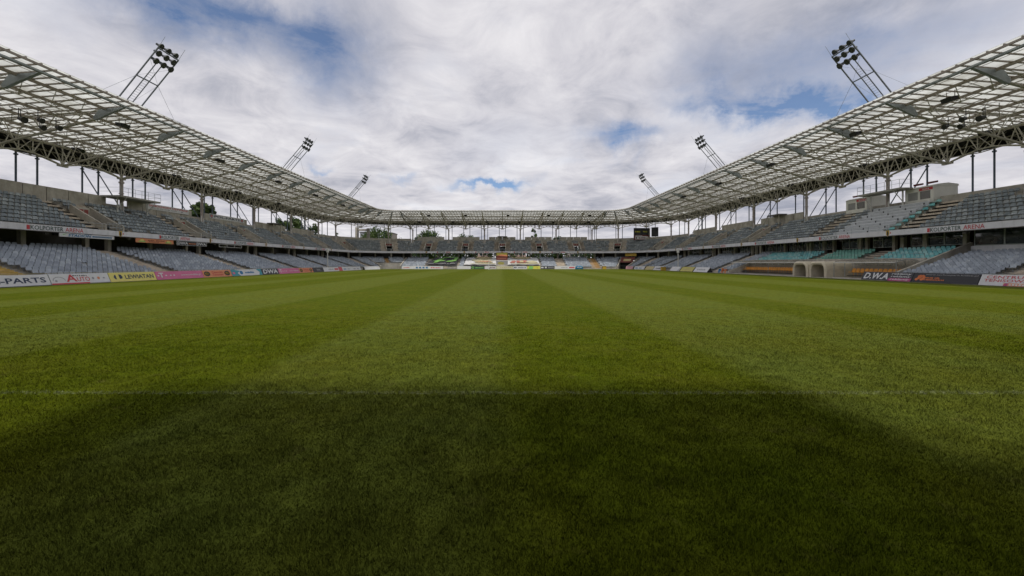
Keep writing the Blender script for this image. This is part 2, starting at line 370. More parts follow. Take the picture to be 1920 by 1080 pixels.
def blades():
    N = 760000
    u = rng.random(N); y0, y1 = 1.3, 22.0
    # density per metre of depth ~ constant on the screen near the camera
    y = y0*(y1/y0)**(u**.82); y = y[rng.random(N) < np.clip((22.5-y)/14, 0, 1)**1.3]; N = len(y); x = (rng.random(N)*2-1)*(y*1.32+.8)
    h = (.014+.020*rng.random(N))*np.clip((24-y)/16, .25, 1); wd = .0016+.0005*y
    # clumps: patches of longer and shorter grass
    g_ = rng.random((300, 300)); gx = (x+30)/.22; gy = y/.22; ix = gx.astype(int); iy = gy.astype(int); fx = gx-ix; fy = gy-iy
    nz = (g_[ix, iy]*(1-fx)+g_[ix+1, iy]*fx)*(1-fy)+(g_[ix, iy+1]*(1-fx)+g_[ix+1, iy+1]*fx)*fy
    h = h*(.45+1.15*nz)
    a = rng.random(N)*2*np.pi; ln = rng.normal(.25, .6, N)*h; lb = rng.random(N)*2*np.pi
    cx, cy = np.cos(a)*wd, np.sin(a)*wd
    v = np.zeros((N, 3, 3))
    v[:, 0, 0] = x-cx; v[:, 0, 1] = y-cy; v[:, 1, 0] = x+cx; v[:, 1, 1] = y+cy
    v[:, 2, 0] = x+np.cos(lb)*ln; v[:, 2, 1] = y+np.sin(lb)*ln; v[:, 2, 2] = h
    me = bpy.data.meshes.new('grass_blades'); me.vertices.add(N*3); me.vertices.foreach_set('co', v.ravel())
    me.loops.add(N*3); me.loops.foreach_set('vertex_index', np.arange(N*3, dtype=np.int32))
    me.polygons.add(N); me.polygons.foreach_set('loop_start', np.arange(0, N*3, 3, dtype=np.int32))
    me.materials.append(M_blade); me.update(calc_edges=True)
    o = bpy.data.objects.new('grass_blades', me); COL.objects.link(o)
    tag(o, 'short mown green grass blades of the pitch near the viewer', 'grass', kind='stuff')
blades()

# ------------------------------------------------------------------ grandstands
def seat_mesh(name, m, flip=False):
    # x along the row, y outwards (away from the pitch), z up, origin on the tread
    prof = [(-.34, .385, .20), (-.02, .37, .21), (.04, .56, .215), (.075, .70, .15), (.105, .69, .15), (.075, .54, .215), (.02, .32, .19), (-.34, .34, .18)]
    v = [(-w, y, z) for y, z, w in prof]+[(w, y, z) for y, z, w in prof]; n = 8
    f = [(i, (i+1) % n, n+(i+1) % n, n+i) for i in range(n)]+[(0, 1, 6, 7), (1, 2, 5, 6), (2, 3, 4, 5), (15, 14, 9, 8), (14, 13, 10, 9), (13, 12, 11, 10)]
    v += [(-.03, -.02, .0), (.03, -.02, .0), (.03, .02, .37), (-.03, .02, .37)]; f.append((16, 17, 18, 19))
    me = bpy.data.meshes.new(name); me.from_pydata(v, [], f); me.materials.append(m); me.update(); return me
SEATM = {}
for key, ms in (('L', SEATS_L), ('U', SEATS_U), ('T', SEATS_T), ('G', SEATS_G)):
    SEATM[key] = [seat_mesh('seat', m) for m in ms]
SEAT_V = np.array([v.co[:] for v in SEATM['L'][0].vertices]); SEAT_F = [tuple(p.vertices) for p in SEATM['L'][0].polygons]

def emit_seats(root, seats, nsingle=300):
    """seats: list of (world pos, rotz, kind, variant). The largest in the picture become single parts, the rest one part."""
    def key(q):
        s = scr(q[0])
        vis = s is not None and -5 < s[0] < 1925 and 300 < s[1] < 513
        return (0 if vis else 1, q[0][1])
    seats.sort(key=key)
    for q in seats[:nsingle]: inst('seat', SEATM[q[2]][q[3]], root, q[0], q[1])
    rest = seats[nsingle:]
    if not rest: return
    kinds = sorted({q[2] for q in rest}); mats = []; base = {}
    for k in kinds:
        base[k] = len(mats); mats += {'L': SEATS_L, 'U': SEATS_U, 'T': SEATS_T, 'G': SEATS_G}[k]
    lv = np.array(root['_w']); n = len(SEAT_V); allv = []; mi = []
    for q in rest:
        c, s = math.cos(q[1]), math.sin(q[1]); v = SEAT_V
        allv.append(np.stack([v[:, 0]*c-v[:, 1]*s+q[0][0], v[:, 0]*s+v[:, 1]*c+q[0][1], v[:, 2]+q[0][2]], 1)-lv)
        mi += [base[q[2]]+q[3]]*len(SEAT_F)
    V = np.concatenate(allv); F = [tuple(i+k*n for i in f) for k in range(len(rest)) for f in SEAT_F]
    me = bpy.data.meshes.new('seat_rows'); me.from_pydata(V.tolist(), [], F)
    for m in mats: me.materials.append(m)
    me.polygons.foreach_set('material_index', mi); me.update()
    o = bpy.data.objects.new('seat_rows', me); COL.objects.link(o); o.parent = root; tag(o, kind='stuff')

UP0, UPD, UPZ, UPR, UPN = 8.3, .78, 5.25, .45, 8           # upper tier
UAIS = [(30.8, 33.2), (44.6, 47.0), (58.0, 60.4)]
LO = {'left': (1.6, .68), 'right': (3.1, .57), 'far': (1.6, .68), 'cl': (1.6, .68), 'cr': (2.3, .62), 'near': (1.6, .68)}
LZ, LR, LN = .38, .225, 13
VOM = {'left': [32.2+14.4*k-14.4 for k in range(7)], 'right': [75.4, 89.8, 104.2], 'far': [-23.6, -11.8, 0, 11.8, 23.6], 'cl': [22, 70], 'cr': [22, 70], 'near': []}
RANGE = {'left': (3.4, 113), 'right': (3.4, 113), 'far': (-30, 30.6), 'cl': (0, 90), 'cr': (0, 90)}
LAISLE = {'left': VOM['left'], 'right': [17.8, 32.2, 75.4, 89.8, 104.2], 'far': [-17.5, -5.9, 5.9, 17.7, 28.0], 'cl': [20], 'cr': [22]}
VIP = (41.2, 70.5)
def stepprof(d0, dd, z0, rr, n0, n, base, under=None):
    pts = [(d0+dd*n0, base)]
    for i in range(n0, n):
        pts += [(d0+dd*i, z0+rr*i), (d0+dd*(i+1), z0+rr*i)]
    pts.append((d0+dd*n, base if under is None else under)); return pts

def lr(seg, s): return .172 if seg == 'right' and s < VIP[0] else LR
def grandstand(seg, label, loc):
    root = thing('grandstand', label, 'grandstand', loc)
    a, b = RANGE[seg]; d0, dd = LO[seg]; voms = VOM[seg]; seats = []
    U = lambda m: m/ (slen(seg, 10) if corner(seg) else 1)      # metres to s units near the upper tier
    # ---- lower tier
    mb = MB()
    if seg == 'right':
        parts = [(a, VIP[0], 0), (VIP[0], VIP[1], 6), (VIP[1], b, 0)]
    elif seg == 'cl': parts = [(a, 45, 0), (45, 88, 5)]
    elif seg == 'cr': parts = [(a, 44, 0), (66, b, 0)]
    else: parts = [(a, b, 0)]
    for s0, s1, n0 in parts: sweep(mb, seg, s0, s1, stepprof(d0, dd, LZ, lr(seg, s0), n0, LN, -.02))
    if seg == 'cr': sweep(mb, seg, 44, 66, stepprof(d0, dd, LZ, LR, 11, LN, 2.6))
    mb.build('lower_terrace', CONC, root)
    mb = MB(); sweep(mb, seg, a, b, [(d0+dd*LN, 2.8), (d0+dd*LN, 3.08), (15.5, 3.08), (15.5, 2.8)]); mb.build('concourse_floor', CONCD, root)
    # ---- upper tier
    mb = MB(); cuts = []
    for v in voms: cuts.append((v-U(.95), v+U(.95)))
    pos = a
    for c0, c1 in [c for c in cuts if c[1] > a and c[0] < b]:
        sweep(mb, seg, pos, c0, ustep(0)); sweep(mb, seg, c0, c1, ustep(5)); pos = c1
    sweep(mb, seg, pos, b, ustep(0))
    mb.build('upper_terrace', CONC, root)
    mb = MB(); sweep(mb, seg, a, b, [(7.86, 4.86), (7.86, 5.44), (8.08, 5.44), (8.08, 4.86)]); fas = mb.build('fascia', FASC, root)
    mb = MB(); sweep(mb, seg, a, b, [(7.80, 4.80), (7.80, 4.86), (8.2, 4.86), (8.2, 4.80)]); mb.build('fascia_edge', CONCD, root)
    # pitch-side kerb and rail of the upper tier
    mb = MB(); n = max(2, int((b-a)*(1 if not corner(seg) else slen(seg, 8))/2.4))
    for i in range(n):
        s0 = a+(b-a)*i/n; s1 = a+(b-a)*(i+1)/n
        mb.tube(P(seg, s0, 8.02, 5.44), P(seg, s0, 8.02, 6.12), .02, 4); mb.tube(P(seg, s0, 8.02, 6.10), P(seg, s1, 8.02, 6.10), .02, 4)
        mb.tube(P(seg, s0, 8.02, 5.8), P(seg, s1, 8.02, 5.8), .012, 4)
    mb.build('guard_rail', GALV, root)
    # ---- vomitories
    for v in voms:
        if v < a or v > b: continue
        mb = MB()
        for sg in (-1, 1):
            s0 = v+sg*U(.95); s1 = v+sg*U(1.15)
            sweep(mb, seg, min(s0, s1), max(s0, s1), [(8.3, 4.9), (8.3, 6.15), (8.9, 6.3), (12.3, 8.35), (12.3, 4.9)], step=90)
        mb.build('vomitory_wall', CONC, root)
        mb = MB(); sweep(mb, seg, v-U(.95), v+U(.95), [(12.15, 7.1), (12.15, 8.2), (12.35, 8.2), (12.35, 7.1)], step=90)
        lin = mb.build('vomitory_lintel', CONC, root)
        mb = MB(); e = .01
        for k in range(3):
            q0 = v+U(-.8+.55*k); q1 = v+U(-.8+.55*k+.42)
            sweep(mb, seg, q0, q1, [(12.10, 7.35+.0*k), (12.10, 7.95), (12.12, 7.95), (12.12, 7.35)], step=90)
        mb.build('exit_sign', mat('sign_dull_red', (.26, .06, .05), .7), lin)
        mb = MB(); sweep(mb, seg, v-U(.95), v+U(.95), [(14.3, 4.9), (14.3, 7.1), (14.4, 7.1), (14.4, 4.9)], step=90); mb.build('passage_shade', DARK, root)  # near-black panel paints the shade inside the vomitory opening
        mb = MB()
        for t in (-.6, -.2, .2, .6): mb.tube(P(seg, v+U(t), 8.35, 5.3), P(seg, v+U(t), 8.35, 6.3), .02, 4)
        for zz in (5.4, 5.85, 6.3): mb.tube(P(seg, v-U(.9), 8.35, zz), P(seg, v+U(.9), 8.35, zz), .022, 4)
        mb.build('vomitory_gate', GALV, root)
        for sg in (-1, 1):
            mb = MB(); s0 = v+sg*U(1.18); s1 = v+sg*U(2.45)
            hp = []
            for i in range(UPN*2):
                hp += [(UP0+UPD*i/2-.0, UPZ+UPR*i/2+.012), (UP0+UPD*(i+1)/2, UPZ+UPR*i/2+.012)]
            hp += [(UP0+UPD*UPN, UPZ+UPR*(UPN-1)-.35), (UP0, UPZ-.35)]
            hp = [(hp[0][0], UPZ-.35)]+hp[:-1]
            sweep(mb, seg, min(s0, s1), max(s0, s1), hp, step=90)
            mb.build('aisle_stair', STEP, root)
    # ---- lower aisles
    for q in LAISLE[seg]:
        if not (a < q < b): continue
        mb = MB(); hw = 1.2/(slen(seg, 6) if corner(seg) else 1)
        hp = [(d0-.02, 0)]
        for i in range(LN*2):
            hp += [(d0-.02+dd*i/2, LZ+lr(seg, q)*i/2+.012), (d0-.02+dd*(i+1)/2, LZ+lr(seg, q)*i/2+.012)]
        hp += [(d0+dd*LN, LZ+lr(seg, q)*(LN-1)-.4)]
        sweep(mb, seg, q-hw, q+hw, hp, step=90)
        st = mb.build('aisle_stair', [STEP], root)
        if (seg == 'left' and abs(q-32.2) < .1) or (seg == 'far' and q > 20):
            mb = MB()
            for i in range(0, 26):
                dA = d0-.025+dd*i/2; zA = LZ+lr(seg, q)*i/2+.018
                sweep(mb, seg, q-hw*(1 if i % 2 else .2), q+hw*.95, [(dA, zA-.09), (dA, zA), (dA+.22, zA), (dA+.22, zA-.09)], step=90)
            tag(mb.build('painted_nosing', STEPY if seg == 'left' else STEPO, st), kind='stuff')
    # ---- rear wall of the upper tier
    cols = COLS[seg]
    if not corner(seg):
        if seg == 'far': edges = [(-27.9, -19.0), (-16.3, -7.4), (-4.4, 4.4), (7.4, 16.3), (19.0, 27.9)]
        else: edges = [(c+1.5, c+12.9) for c in cols[:-1]]
        for e0, e1 in edges:
            if seg == 'right' and 41 < (e0+e1)/2 < 64: continue
            n = max(3, int(round((e1-e0)/2.4))); hi = 10.32
            for k in range(n):
                q0 = e0+(e1-e0)*k/n; q1 = e0+(e1-e0)*(k+1)/n-.09; mb = MB()
                sweep(mb, seg, q0, q1, [(14.8, 8.3), (14.8, hi), (15.0, hi), (15.0, 8.3)]); mb.build('wall_panel', CONC, root)
        mb = MB(); sweep(mb, seg, a, b, [(15.3, 8.2), (15.3, 9.5), (15.5, 9.5), (15.5, 8.2)]); mb.build('parapet', CONC, root)
    else:
        mb = MB(); sweep(mb, seg, a, b, [(14.8, 8.3), (14.8, 9.75), (15.0, 9.75), (15.0, 8.3)], step=6); mb.build('parapet', CONC, root)
    # ---- concourse back wall, pillars
    if seg != 'far':
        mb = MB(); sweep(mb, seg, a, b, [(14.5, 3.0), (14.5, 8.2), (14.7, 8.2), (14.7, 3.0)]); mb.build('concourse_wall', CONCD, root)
    plist = []
    if seg in ('left', 'right'):
        for v in VOM['left']: plist += [v-7.0, v-.9, v+1.7]
    elif seg == 'far': plist = [-29, -26, -20.5, -17.6, -14, -8.8, -5.9, 5.9, 8.8, 14.4, 17.6, 20.5, 26.4, 29.3]
    else: plist = [8, 24, 38, 55, 72, 85]
    for q in plist:
        if not a < q < b: continue
        if seg == 'right' and VIP[0]-7 < q < VIP[1]: dq = 10.75
        else: dq = 10.55
        mb = MB(); hw = .22/(slen(seg, 10) if corner(seg) else 1)
        sweep(mb, seg, q-hw, q+hw, [(dq, 2.9), (dq, 6.2), (dq+.4, 6.2), (dq+.4, 2.9)], step=90); mb.build('pillar', CONC, root)
    # raking beams under the upper tier
    for v in (VOM['left'] if seg == 'right' else voms):
        for t in (-7.1, -.9, 1.7) if not corner(seg) else (-.9, .9):
            q = v+U(t)
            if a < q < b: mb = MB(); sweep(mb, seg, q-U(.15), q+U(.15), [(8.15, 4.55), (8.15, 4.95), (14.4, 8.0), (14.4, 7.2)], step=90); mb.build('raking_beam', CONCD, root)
    # ---- low fence along the front
    mb = MB(); zf = .95; dF = d0-.35
    n = int((b-a)*slen(seg, dF)/2)+1
    for i in range(n):
        s0 = a+(b-a)*i/n; s1 = a+(b-a)*(i+1)/n
        if seg == 'right' and VIP[0]-1 < s0 < VIP[1]: continue
        mb.tube(P(seg, s0, dF, 0), P(seg, s0, dF, zf), .02, 4); mb.tube(P(seg, s0, dF, zf), P(seg, s1, dF, zf), .02, 4)
    mb.build('front_rail', mat('yellow_rail', (.35, .30, .12), .6) if seg == 'left' else GALV, root)
    # ---- seats
    for i in range(UPN):
        d = UP0+UPD*i+.55; z = UPZ+UPR*i; ml = slen(seg, d); pitch = .5/ml
        n = int((b-a)/pitch)
        for k in range(n):
            s = a+pitch*(k+.5+.42*math.sin(i*2.1)); ok = True
            for v in voms:
                t = abs(s-v)*ml
                if t < (2.7 if True else 0) and not (i >= 5 and t < .9): ok = False
            if corner(seg) and i >= 5 and any(abs(s-v)*ml < 2.7 for v in voms): ok = False
            for c in cols:
                if abs(s-c)*ml < .45 and i >= 6: ok = False
            if seg == 'right' and (any(u0-.25 < s < u1+.25 for u0, u1 in UAIS) or 47 < s < 55.6): continue
            if not ok: continue
            kind = 'U'
            if random.random() < .006: continue
            p = P(seg, s, d, z); seats.append((p, rotz(seg, s), kind, random.choice((0, 0, 1, 1, 2))))
    for i in range(LN):
        d = d0+dd*i+dd*.72; z = LZ; ml = slen(seg, d); pitch = .5/ml
        n = int((b-a)/pitch)
        for k in range(n):
            s = a+pitch*(k+.5+.42*math.sin(i*2.1)); z = LZ+lr(seg, s)*i
            if not a < s < b: continue
            if any(abs(s-q)*ml < 1.5 for q in LAISLE[seg]): continue
            kind = 'L'
            if seg == 'right' and VIP[0]-.3 < s < VIP[1]+.3:
                if i < 6 or i > 11 or not (VIP[0]+.4 < s < VIP[1]-.4): continue
                if 47.8 < s < 50.8 or 56.8 < s < 58.6: continue
                kind = 'G' if 50 < s < 57 else 'T'
            if seg == 'cl' and s > 43 and (i < 6 or s > 86): continue
            if seg == 'cr' and 42 < s < 68 and i < 12: continue
            if seg == 'cl' and s > 43 and abs(s-66)*ml < .8: continue
            if seg == 'far' and (-23.4 < s < -12.9 or -11.6 < s < 11.9): continue      # under the cloth banners
            if i == LN-1 and any(abs(s-q)*ml < .5 for q in plist): continue
            if random.random() < .004: continue
            p = P(seg, s, d, z); seats.append((p, rotz(seg, s), kind, random.choice((0, 0, 1, 1, 2))))
    emit_seats(root, seats, 300 if seg in ('left', 'right') else 0)
    return root, fas
def ustep(n0):
    pts = []
    for i in range(n0, UPN):
        pts += [(UP0+UPD*i, UPZ+UPR*i), (UP0+UPD*(i+1), UPZ+UPR*i)]
    e = UP0+UPD*UPN; st = UP0+UPD*n0
    return [(st, UPZ+UPR*n0-.4)]+pts+[(e, UPZ+UPR*(UPN-1)-.35)]
VIPU = (36, 50)
BAYS = [3.4+7.2*k for k in range(16)]
COLS = {'left': [10.6+14.4*k for k in range(8)], 'right': [10.6+14.4*k for k in range(8)], 'far': [-29.3, -17.55, -5.85, 5.85, 17.55, 29.3], 'cl': [20, 70], 'cr': [20, 70], 'near': []}
gs = {}
gs['left'] = grandstand('left', 'long two-tier grandstand on the left with slate seats over blue-grey seats', (-36, 60, 0))
gs['right'] = grandstand('right', 'long two-tier grandstand on the right with glazed boxes, teal seats and press desks', (36.6, 60, 0))
gs['far'] = grandstand('far', 'two-tier end grandstand behind the far goal, half covered by big cloth banners', (0, 119, 0))
gs['cl'] = grandstand('cl', 'left corner grandstand with a recessed lower tier beside the far end', (-34, 117, 0))
gs['cr'] = grandstand('cr', 'right corner grandstand under the scoreboard with a walled tunnel entrance', (34.6, 117, 0))

# fascia print
def fascia_print():
    for seg in ('left', 'right', 'far'):
        root, fas = gs[seg]
        spots = []
        if seg == 'far': spots = [(-20.4, 4.2), (-8.4, 4.2), (3.6, 4.2), (15.4, 4.2)]
        else: spots = [(37.4-14.4+14.55*k-.0, 5.1) for k in range(6)]
        for s0, ln in spots:
            mb = MB()
            if seg == 'left': f = Face(P(seg, s0, 7.86, 4.86), (0, ln, 0), (0, 0, .58), (1, 0, 0))
            elif seg == 'right': f = Face(P(seg, s0+ln, 7.86, 4.86), (0, -ln, 0), (0, 0, .59), (-1, 0, 0))
            else: f = Face(P(seg, s0, 7.86, 4.86), (ln, 0, 0), (0, 0, .58), (0, -1, 0))
            f.rect(mb, 0, 0, .12, .052, .82); f.text(mb, 1, 'KOLPORTER', .062, .12, .62, .84, .012); f.text(mb, 0, 'ARENA', .655, .12, 1, .84, .006)
            mb.build('lettering', [RED, KGRN], fas)
        em = [v+.3 for v in VOM['left']] if seg != 'far' else VOM[seg]
        for v in em:
            mb = MB()
            if seg == 'left': f = Face(P(seg, v-.3, 7.86, 4.72), (0, .62, 0), (0, 0, .8), (1, 0, 0))
            elif seg == 'right': f = Face(P(seg, v+.3, 7.86, 4.72), (0, -.62, 0), (0, 0, .82), (-1, 0, 0))
            else: f = Face(P(seg, v-.3, 7.86, 4.72), (.62, 0, 0), (0, 0, .8), (0, -1, 0))
            f.poly(mb, 2, [(.0, .9), (.0, .35), (.3, .0), (.6, .35), (.6, .9)], .015); f.poly(mb, 3, [(.2, .8), (.14, .4), (.3, .15), (.46, .4), (.4, .8)], .022)
            f.disc(mb, 0, .85, .55, .1, .12)
            mb.build('crest', [RED, KGRN, GOLD, BLACKP], fas)
fascia_print()

# ---- right stand: glazed boxes, dividing wall, VIP front
def right_extras():
    root = gs['right'][0]; seg = 'right'
    # glazing line
    spans = [(13, 24.5, 3), (25.3, 31.5, 3), (33.2, 40.6, 3), (42.0, 47.4, 3), (49.6, 52.2, 2), (53.3, 57.0, 3), (58.6, 62.2, 3), (63.6, 67.4, 4), (68.6, 73.6, 5), (76.5, 81.5, 6), (83.0, 88.0, 6), (91.5, 96, 6), (98, 103, 6)]
    for s0, s1, n in spans:
        near = s1 < 41
        z0 = 3.46 if near else 3.66; dG = 10.4 if near else 10.9
        for k in range(n):
            a = s0+(s1-s0)*k/n; b = s0+(s1-s0)*(k+1)/n
            mb = MB(); fr = .055
            sweep(mb, seg, a, b, [(dG, z0), (dG, z0+.07), (dG+.1, z0+.07), (dG+.1, z0)]); sweep(mb, seg, a, b, [(dG, 5.18), (dG, 5.26), (dG+.1, 5.26), (dG+.1, 5.18)])
            sweep(mb, seg, a, a+fr, [(dG, z0+.071), (dG, 5.179), (dG+.1, 5.179), (dG+.1, z0+.071)]); sweep(mb, seg, b-fr, b, [(dG, z0+.071), (dG, 5.179), (dG+.1, 5.179), (dG+.1, z0+.071)])
            if k == 1 and not near and s0 < 60: sweep(mb, seg, a+fr, b-fr, [(dG, 4.55), (dG, 4.62), (dG+.1, 4.62), (dG+.1, 4.55)])
            w = mb.build('window', mat('window_frame', (.34, .37, .35), .5), root)
            mb = MB(); sweep(mb, seg, a+fr, b-fr, [(dG+.045, z0+.07), (dG+.045, 5.18), (dG+.055, 5.18), (dG+.055, z0+.07)]); mb.build('pane', GLASS, w)
        mb = MB(); sweep(mb, seg, s0-.35, s0, [(dG-.05, 2.3), (dG-.05, 5.4), (dG+.3, 5.4), (dG+.3, 2.3)]); mb.build('pillar', CONC, root)
        mb = MB(); sweep(mb, seg, s0, s1, [(dG, 5.262), (dG, 5.9), (dG+.1, 5.9), (dG+.1, 5.262)]); mb.build('window_header', CONCD, root)
        # a room behind the glass
        mb = MB(); sweep(mb, seg, s0-.3, s1+.3, [(13.2, 3.5), (13.2, 6.5), (13.3, 6.5), (13.3, 3.5)]); mb.build('box_room_wall', mat('room_brown', (.10, .055, .03), .8, var=.3), root)
    mb = MB(); sweep(mb, seg, 13, 40.9, [(10.42, 2.3), (10.42, 3.45), (10.55, 3.45), (10.55, 2.3)]); mb.build('window_sill_wall', FASC, root)
    # dividing wall at the near end of the VIP block and at its far end
    for s0, h in ((VIP[0]-.15, .55), (VIP[1]-.1, .35)):
        mb = MB(); d0, dd = LO[seg]
        sweep(mb, seg, s0, s0+.28, [(d0-.6, 0), (d0-.6, .55), (d0+.2, LZ+h), (d0+dd*LN+.3, LZ+LR*LN+h), (d0+dd*LN+.3, 0)]); mb.build('dividing_wall', CONC, root)
    mb = MB(); sweep(mb, seg, VIP[0]+.14, VIP[1]-.1, [(6.36, 0), (6.36, 2.3), (6.5, 2.3), (6.5, 0)]); mb.build('terrace_front_wall', CONC, root)
    mb = MB()
    for k in range(26):
        s0 = VIP[0]+.3+k*1.12; mb.tube(P(seg, s0, 6.42, 2.3), P(seg, s0, 6.42, 2.75), .018, 4)
    mb.tube(P(seg, VIP[0]+.3, 6.42, 2.75), P(seg, VIP[1]-.6, 6.42, 2.75), .022, 4); mb.build('front_rail', GALV, root)
    for s0, s1 in ((47.9, 50.7), (56.9, 58.5)):
        mb = MB(); d0, dd = LO[seg]; hp = [(d0+dd*6, 1.6)]
        for i in range(12, 26): hp += [(d0+dd*i/2, LZ+LR*i/2+.012), (d0+dd*(i+1)/2, LZ+LR*i/2+.012)]
        hp += [(d0+dd*13, 2.9)]; sweep(mb, seg, s0, s1, hp); mb.build('aisle_stair', STEP, root)
    # press desks on the upper tier, a teal seat at the end of each row
    for i in range(UPN):
        d = UP0+UPD*i; z = UPZ+UPR*i
        for k in range(5):
            s0 = 48.1+k*1.45; s1 = s0+1.42
            mb = MB(); sweep(mb, seg, s0, s1, [(d+.02, z), (d+.02, z+.50), (d+.42, z+.60), (d+.42, z+.56), (d+.07, z+.46), (d+.07, z)])
            dk = mb.build('press_desk', mat('desk_grey', (.50, .52, .55), .6, var=.06), root)
            if (k+i) % 2:
                mb = MB(); s0 += .5; sweep(mb, seg, s0, s0+.16, [(d, z+.12), (d, z+.40), (d+.015, z+.40), (d+.015, z+.12)]); mb.build('socket_box', DARKB, dk)
        inst('seat', SEATM['T'][i % 3], root, P(seg, 47.55, d+.5, z), R(-90), (1.5, 1.3, .95))
    for u0, u1 in UAIS:
        mb = MB(); d0, dd = UP0, UPD; hp = [(d0, UPZ-.3)]
        for i in range(UPN*2): hp += [(d0+dd*i/2, UPZ+UPR*i/2+.012), (d0+dd*(i+1)/2, UPZ+UPR*i/2+.012)]
        hp += [(d0+dd*UPN, UPZ+UPR*UPN-.7)]; sweep(mb, seg, u0, u1, hp); mb.build('aisle_stair', STEP, root)
right_extras()

# ---- corner details
def corners():
    root = gs['cr'][0]; seg = 'cr'; d0, dd = LO[seg]
    for s0 in (44, 64.6):
        mb = MB(); sweep(mb, seg, s0, s0+1.4, [(d0-.5, 0), (d0-.5, .9), (d0, 1.0), (d0+dd*LN, LZ+LR*LN+.35), (d0+dd*LN, 0)], step=90); mb.build('tunnel_wall', CONC, root)
    mb = MB(); sweep(mb, seg, 45.4, 64.6, [(6.6, 0), (6.6, 2.3), (6.8, 2.3), (6.8, 0)], step=90); mb.build('tunnel_shade', DARK, root)  # near-black panel painted in for the darkness of the tunnel opening
    b = thing('cloth_banner', 'dark red cloth banner hung over the tunnel entrance in the right corner', 'banner', P(seg, 55, 6, 2))
    mb = MB(); sweep(mb, seg, 46, 64, [(5.4, 1.9), (7.8, 3.5), (7.8, 3.56), (5.4, 1.96)], step=90); mb.build('cloth', MAROON, b)
    mb = MB(); sweep(mb, seg, 50, 60, [(5.9, 2.33), (7.0, 3.06), (7.0, 3.1), (5.9, 2.38)], step=90); mb.build('print', SAND, b)
    b = thing('cloth_banner', 'yellow cloth banner above the dark red one in the right corner', 'banner', P(seg, 52, 8.4, 4))
    mb = MB(); sweep(mb, seg, 46, 60, [(8.3, 3.85), (8.4, 4.75), (8.44, 4.75), (8.34, 3.85)], step=90); mb.build('cloth', GOLD, b)
    root = gs['cl'][0]; seg = 'cl'; d0, dd = LO[seg]
    for s0 in (44, 87.5):
        mb = MB(); sweep(mb, seg, s0, s0+1.6, [(d0-.3, 0), (d0-.3, .95), (d0+dd*LN, LZ+LR*LN+.35), (d0+dd*LN, 0)], step=90); mb.build('tunnel_wall', CONC, root)
    mb = MB(); sweep(mb, seg, 45.6, 87.5, [(4.9, 0), (4.9, 1.75), (5.05, 1.75), (5.05, 0)]); mb.build('terrace_front_wall', CONC, root)
    mb = MB()
    for k in range(22):
        s0 = 46+k*1.95; mb.tube(P(seg, s0, 2.0, 0), P(seg, s0, 2.0, 1.9), .025, 4)
    for zz in (.3, 1.1, 1.9):
        for k in range(10): mb.tube(P(seg, 46+k*4.1, 2.0, zz), P(seg, 46+k*4.1+4.1, 2.0, zz), .02, 4)
    mb.build('steel_fence', GALV, root)
    mb = MB(); hp = [(5.0, 1.2)]
    for i in range(10, 26): hp += [(d0+dd*i/2, LZ+LR*i/2+.012), (d0+dd*(i+1)/2, LZ+LR*i/2+.012)]
    hp += [(d0+dd*13, 2.9)]; sweep(mb, seg, 63.5, 68.5, hp, step=90); mb.build('aisle_stair', STEPO, root)
corners()

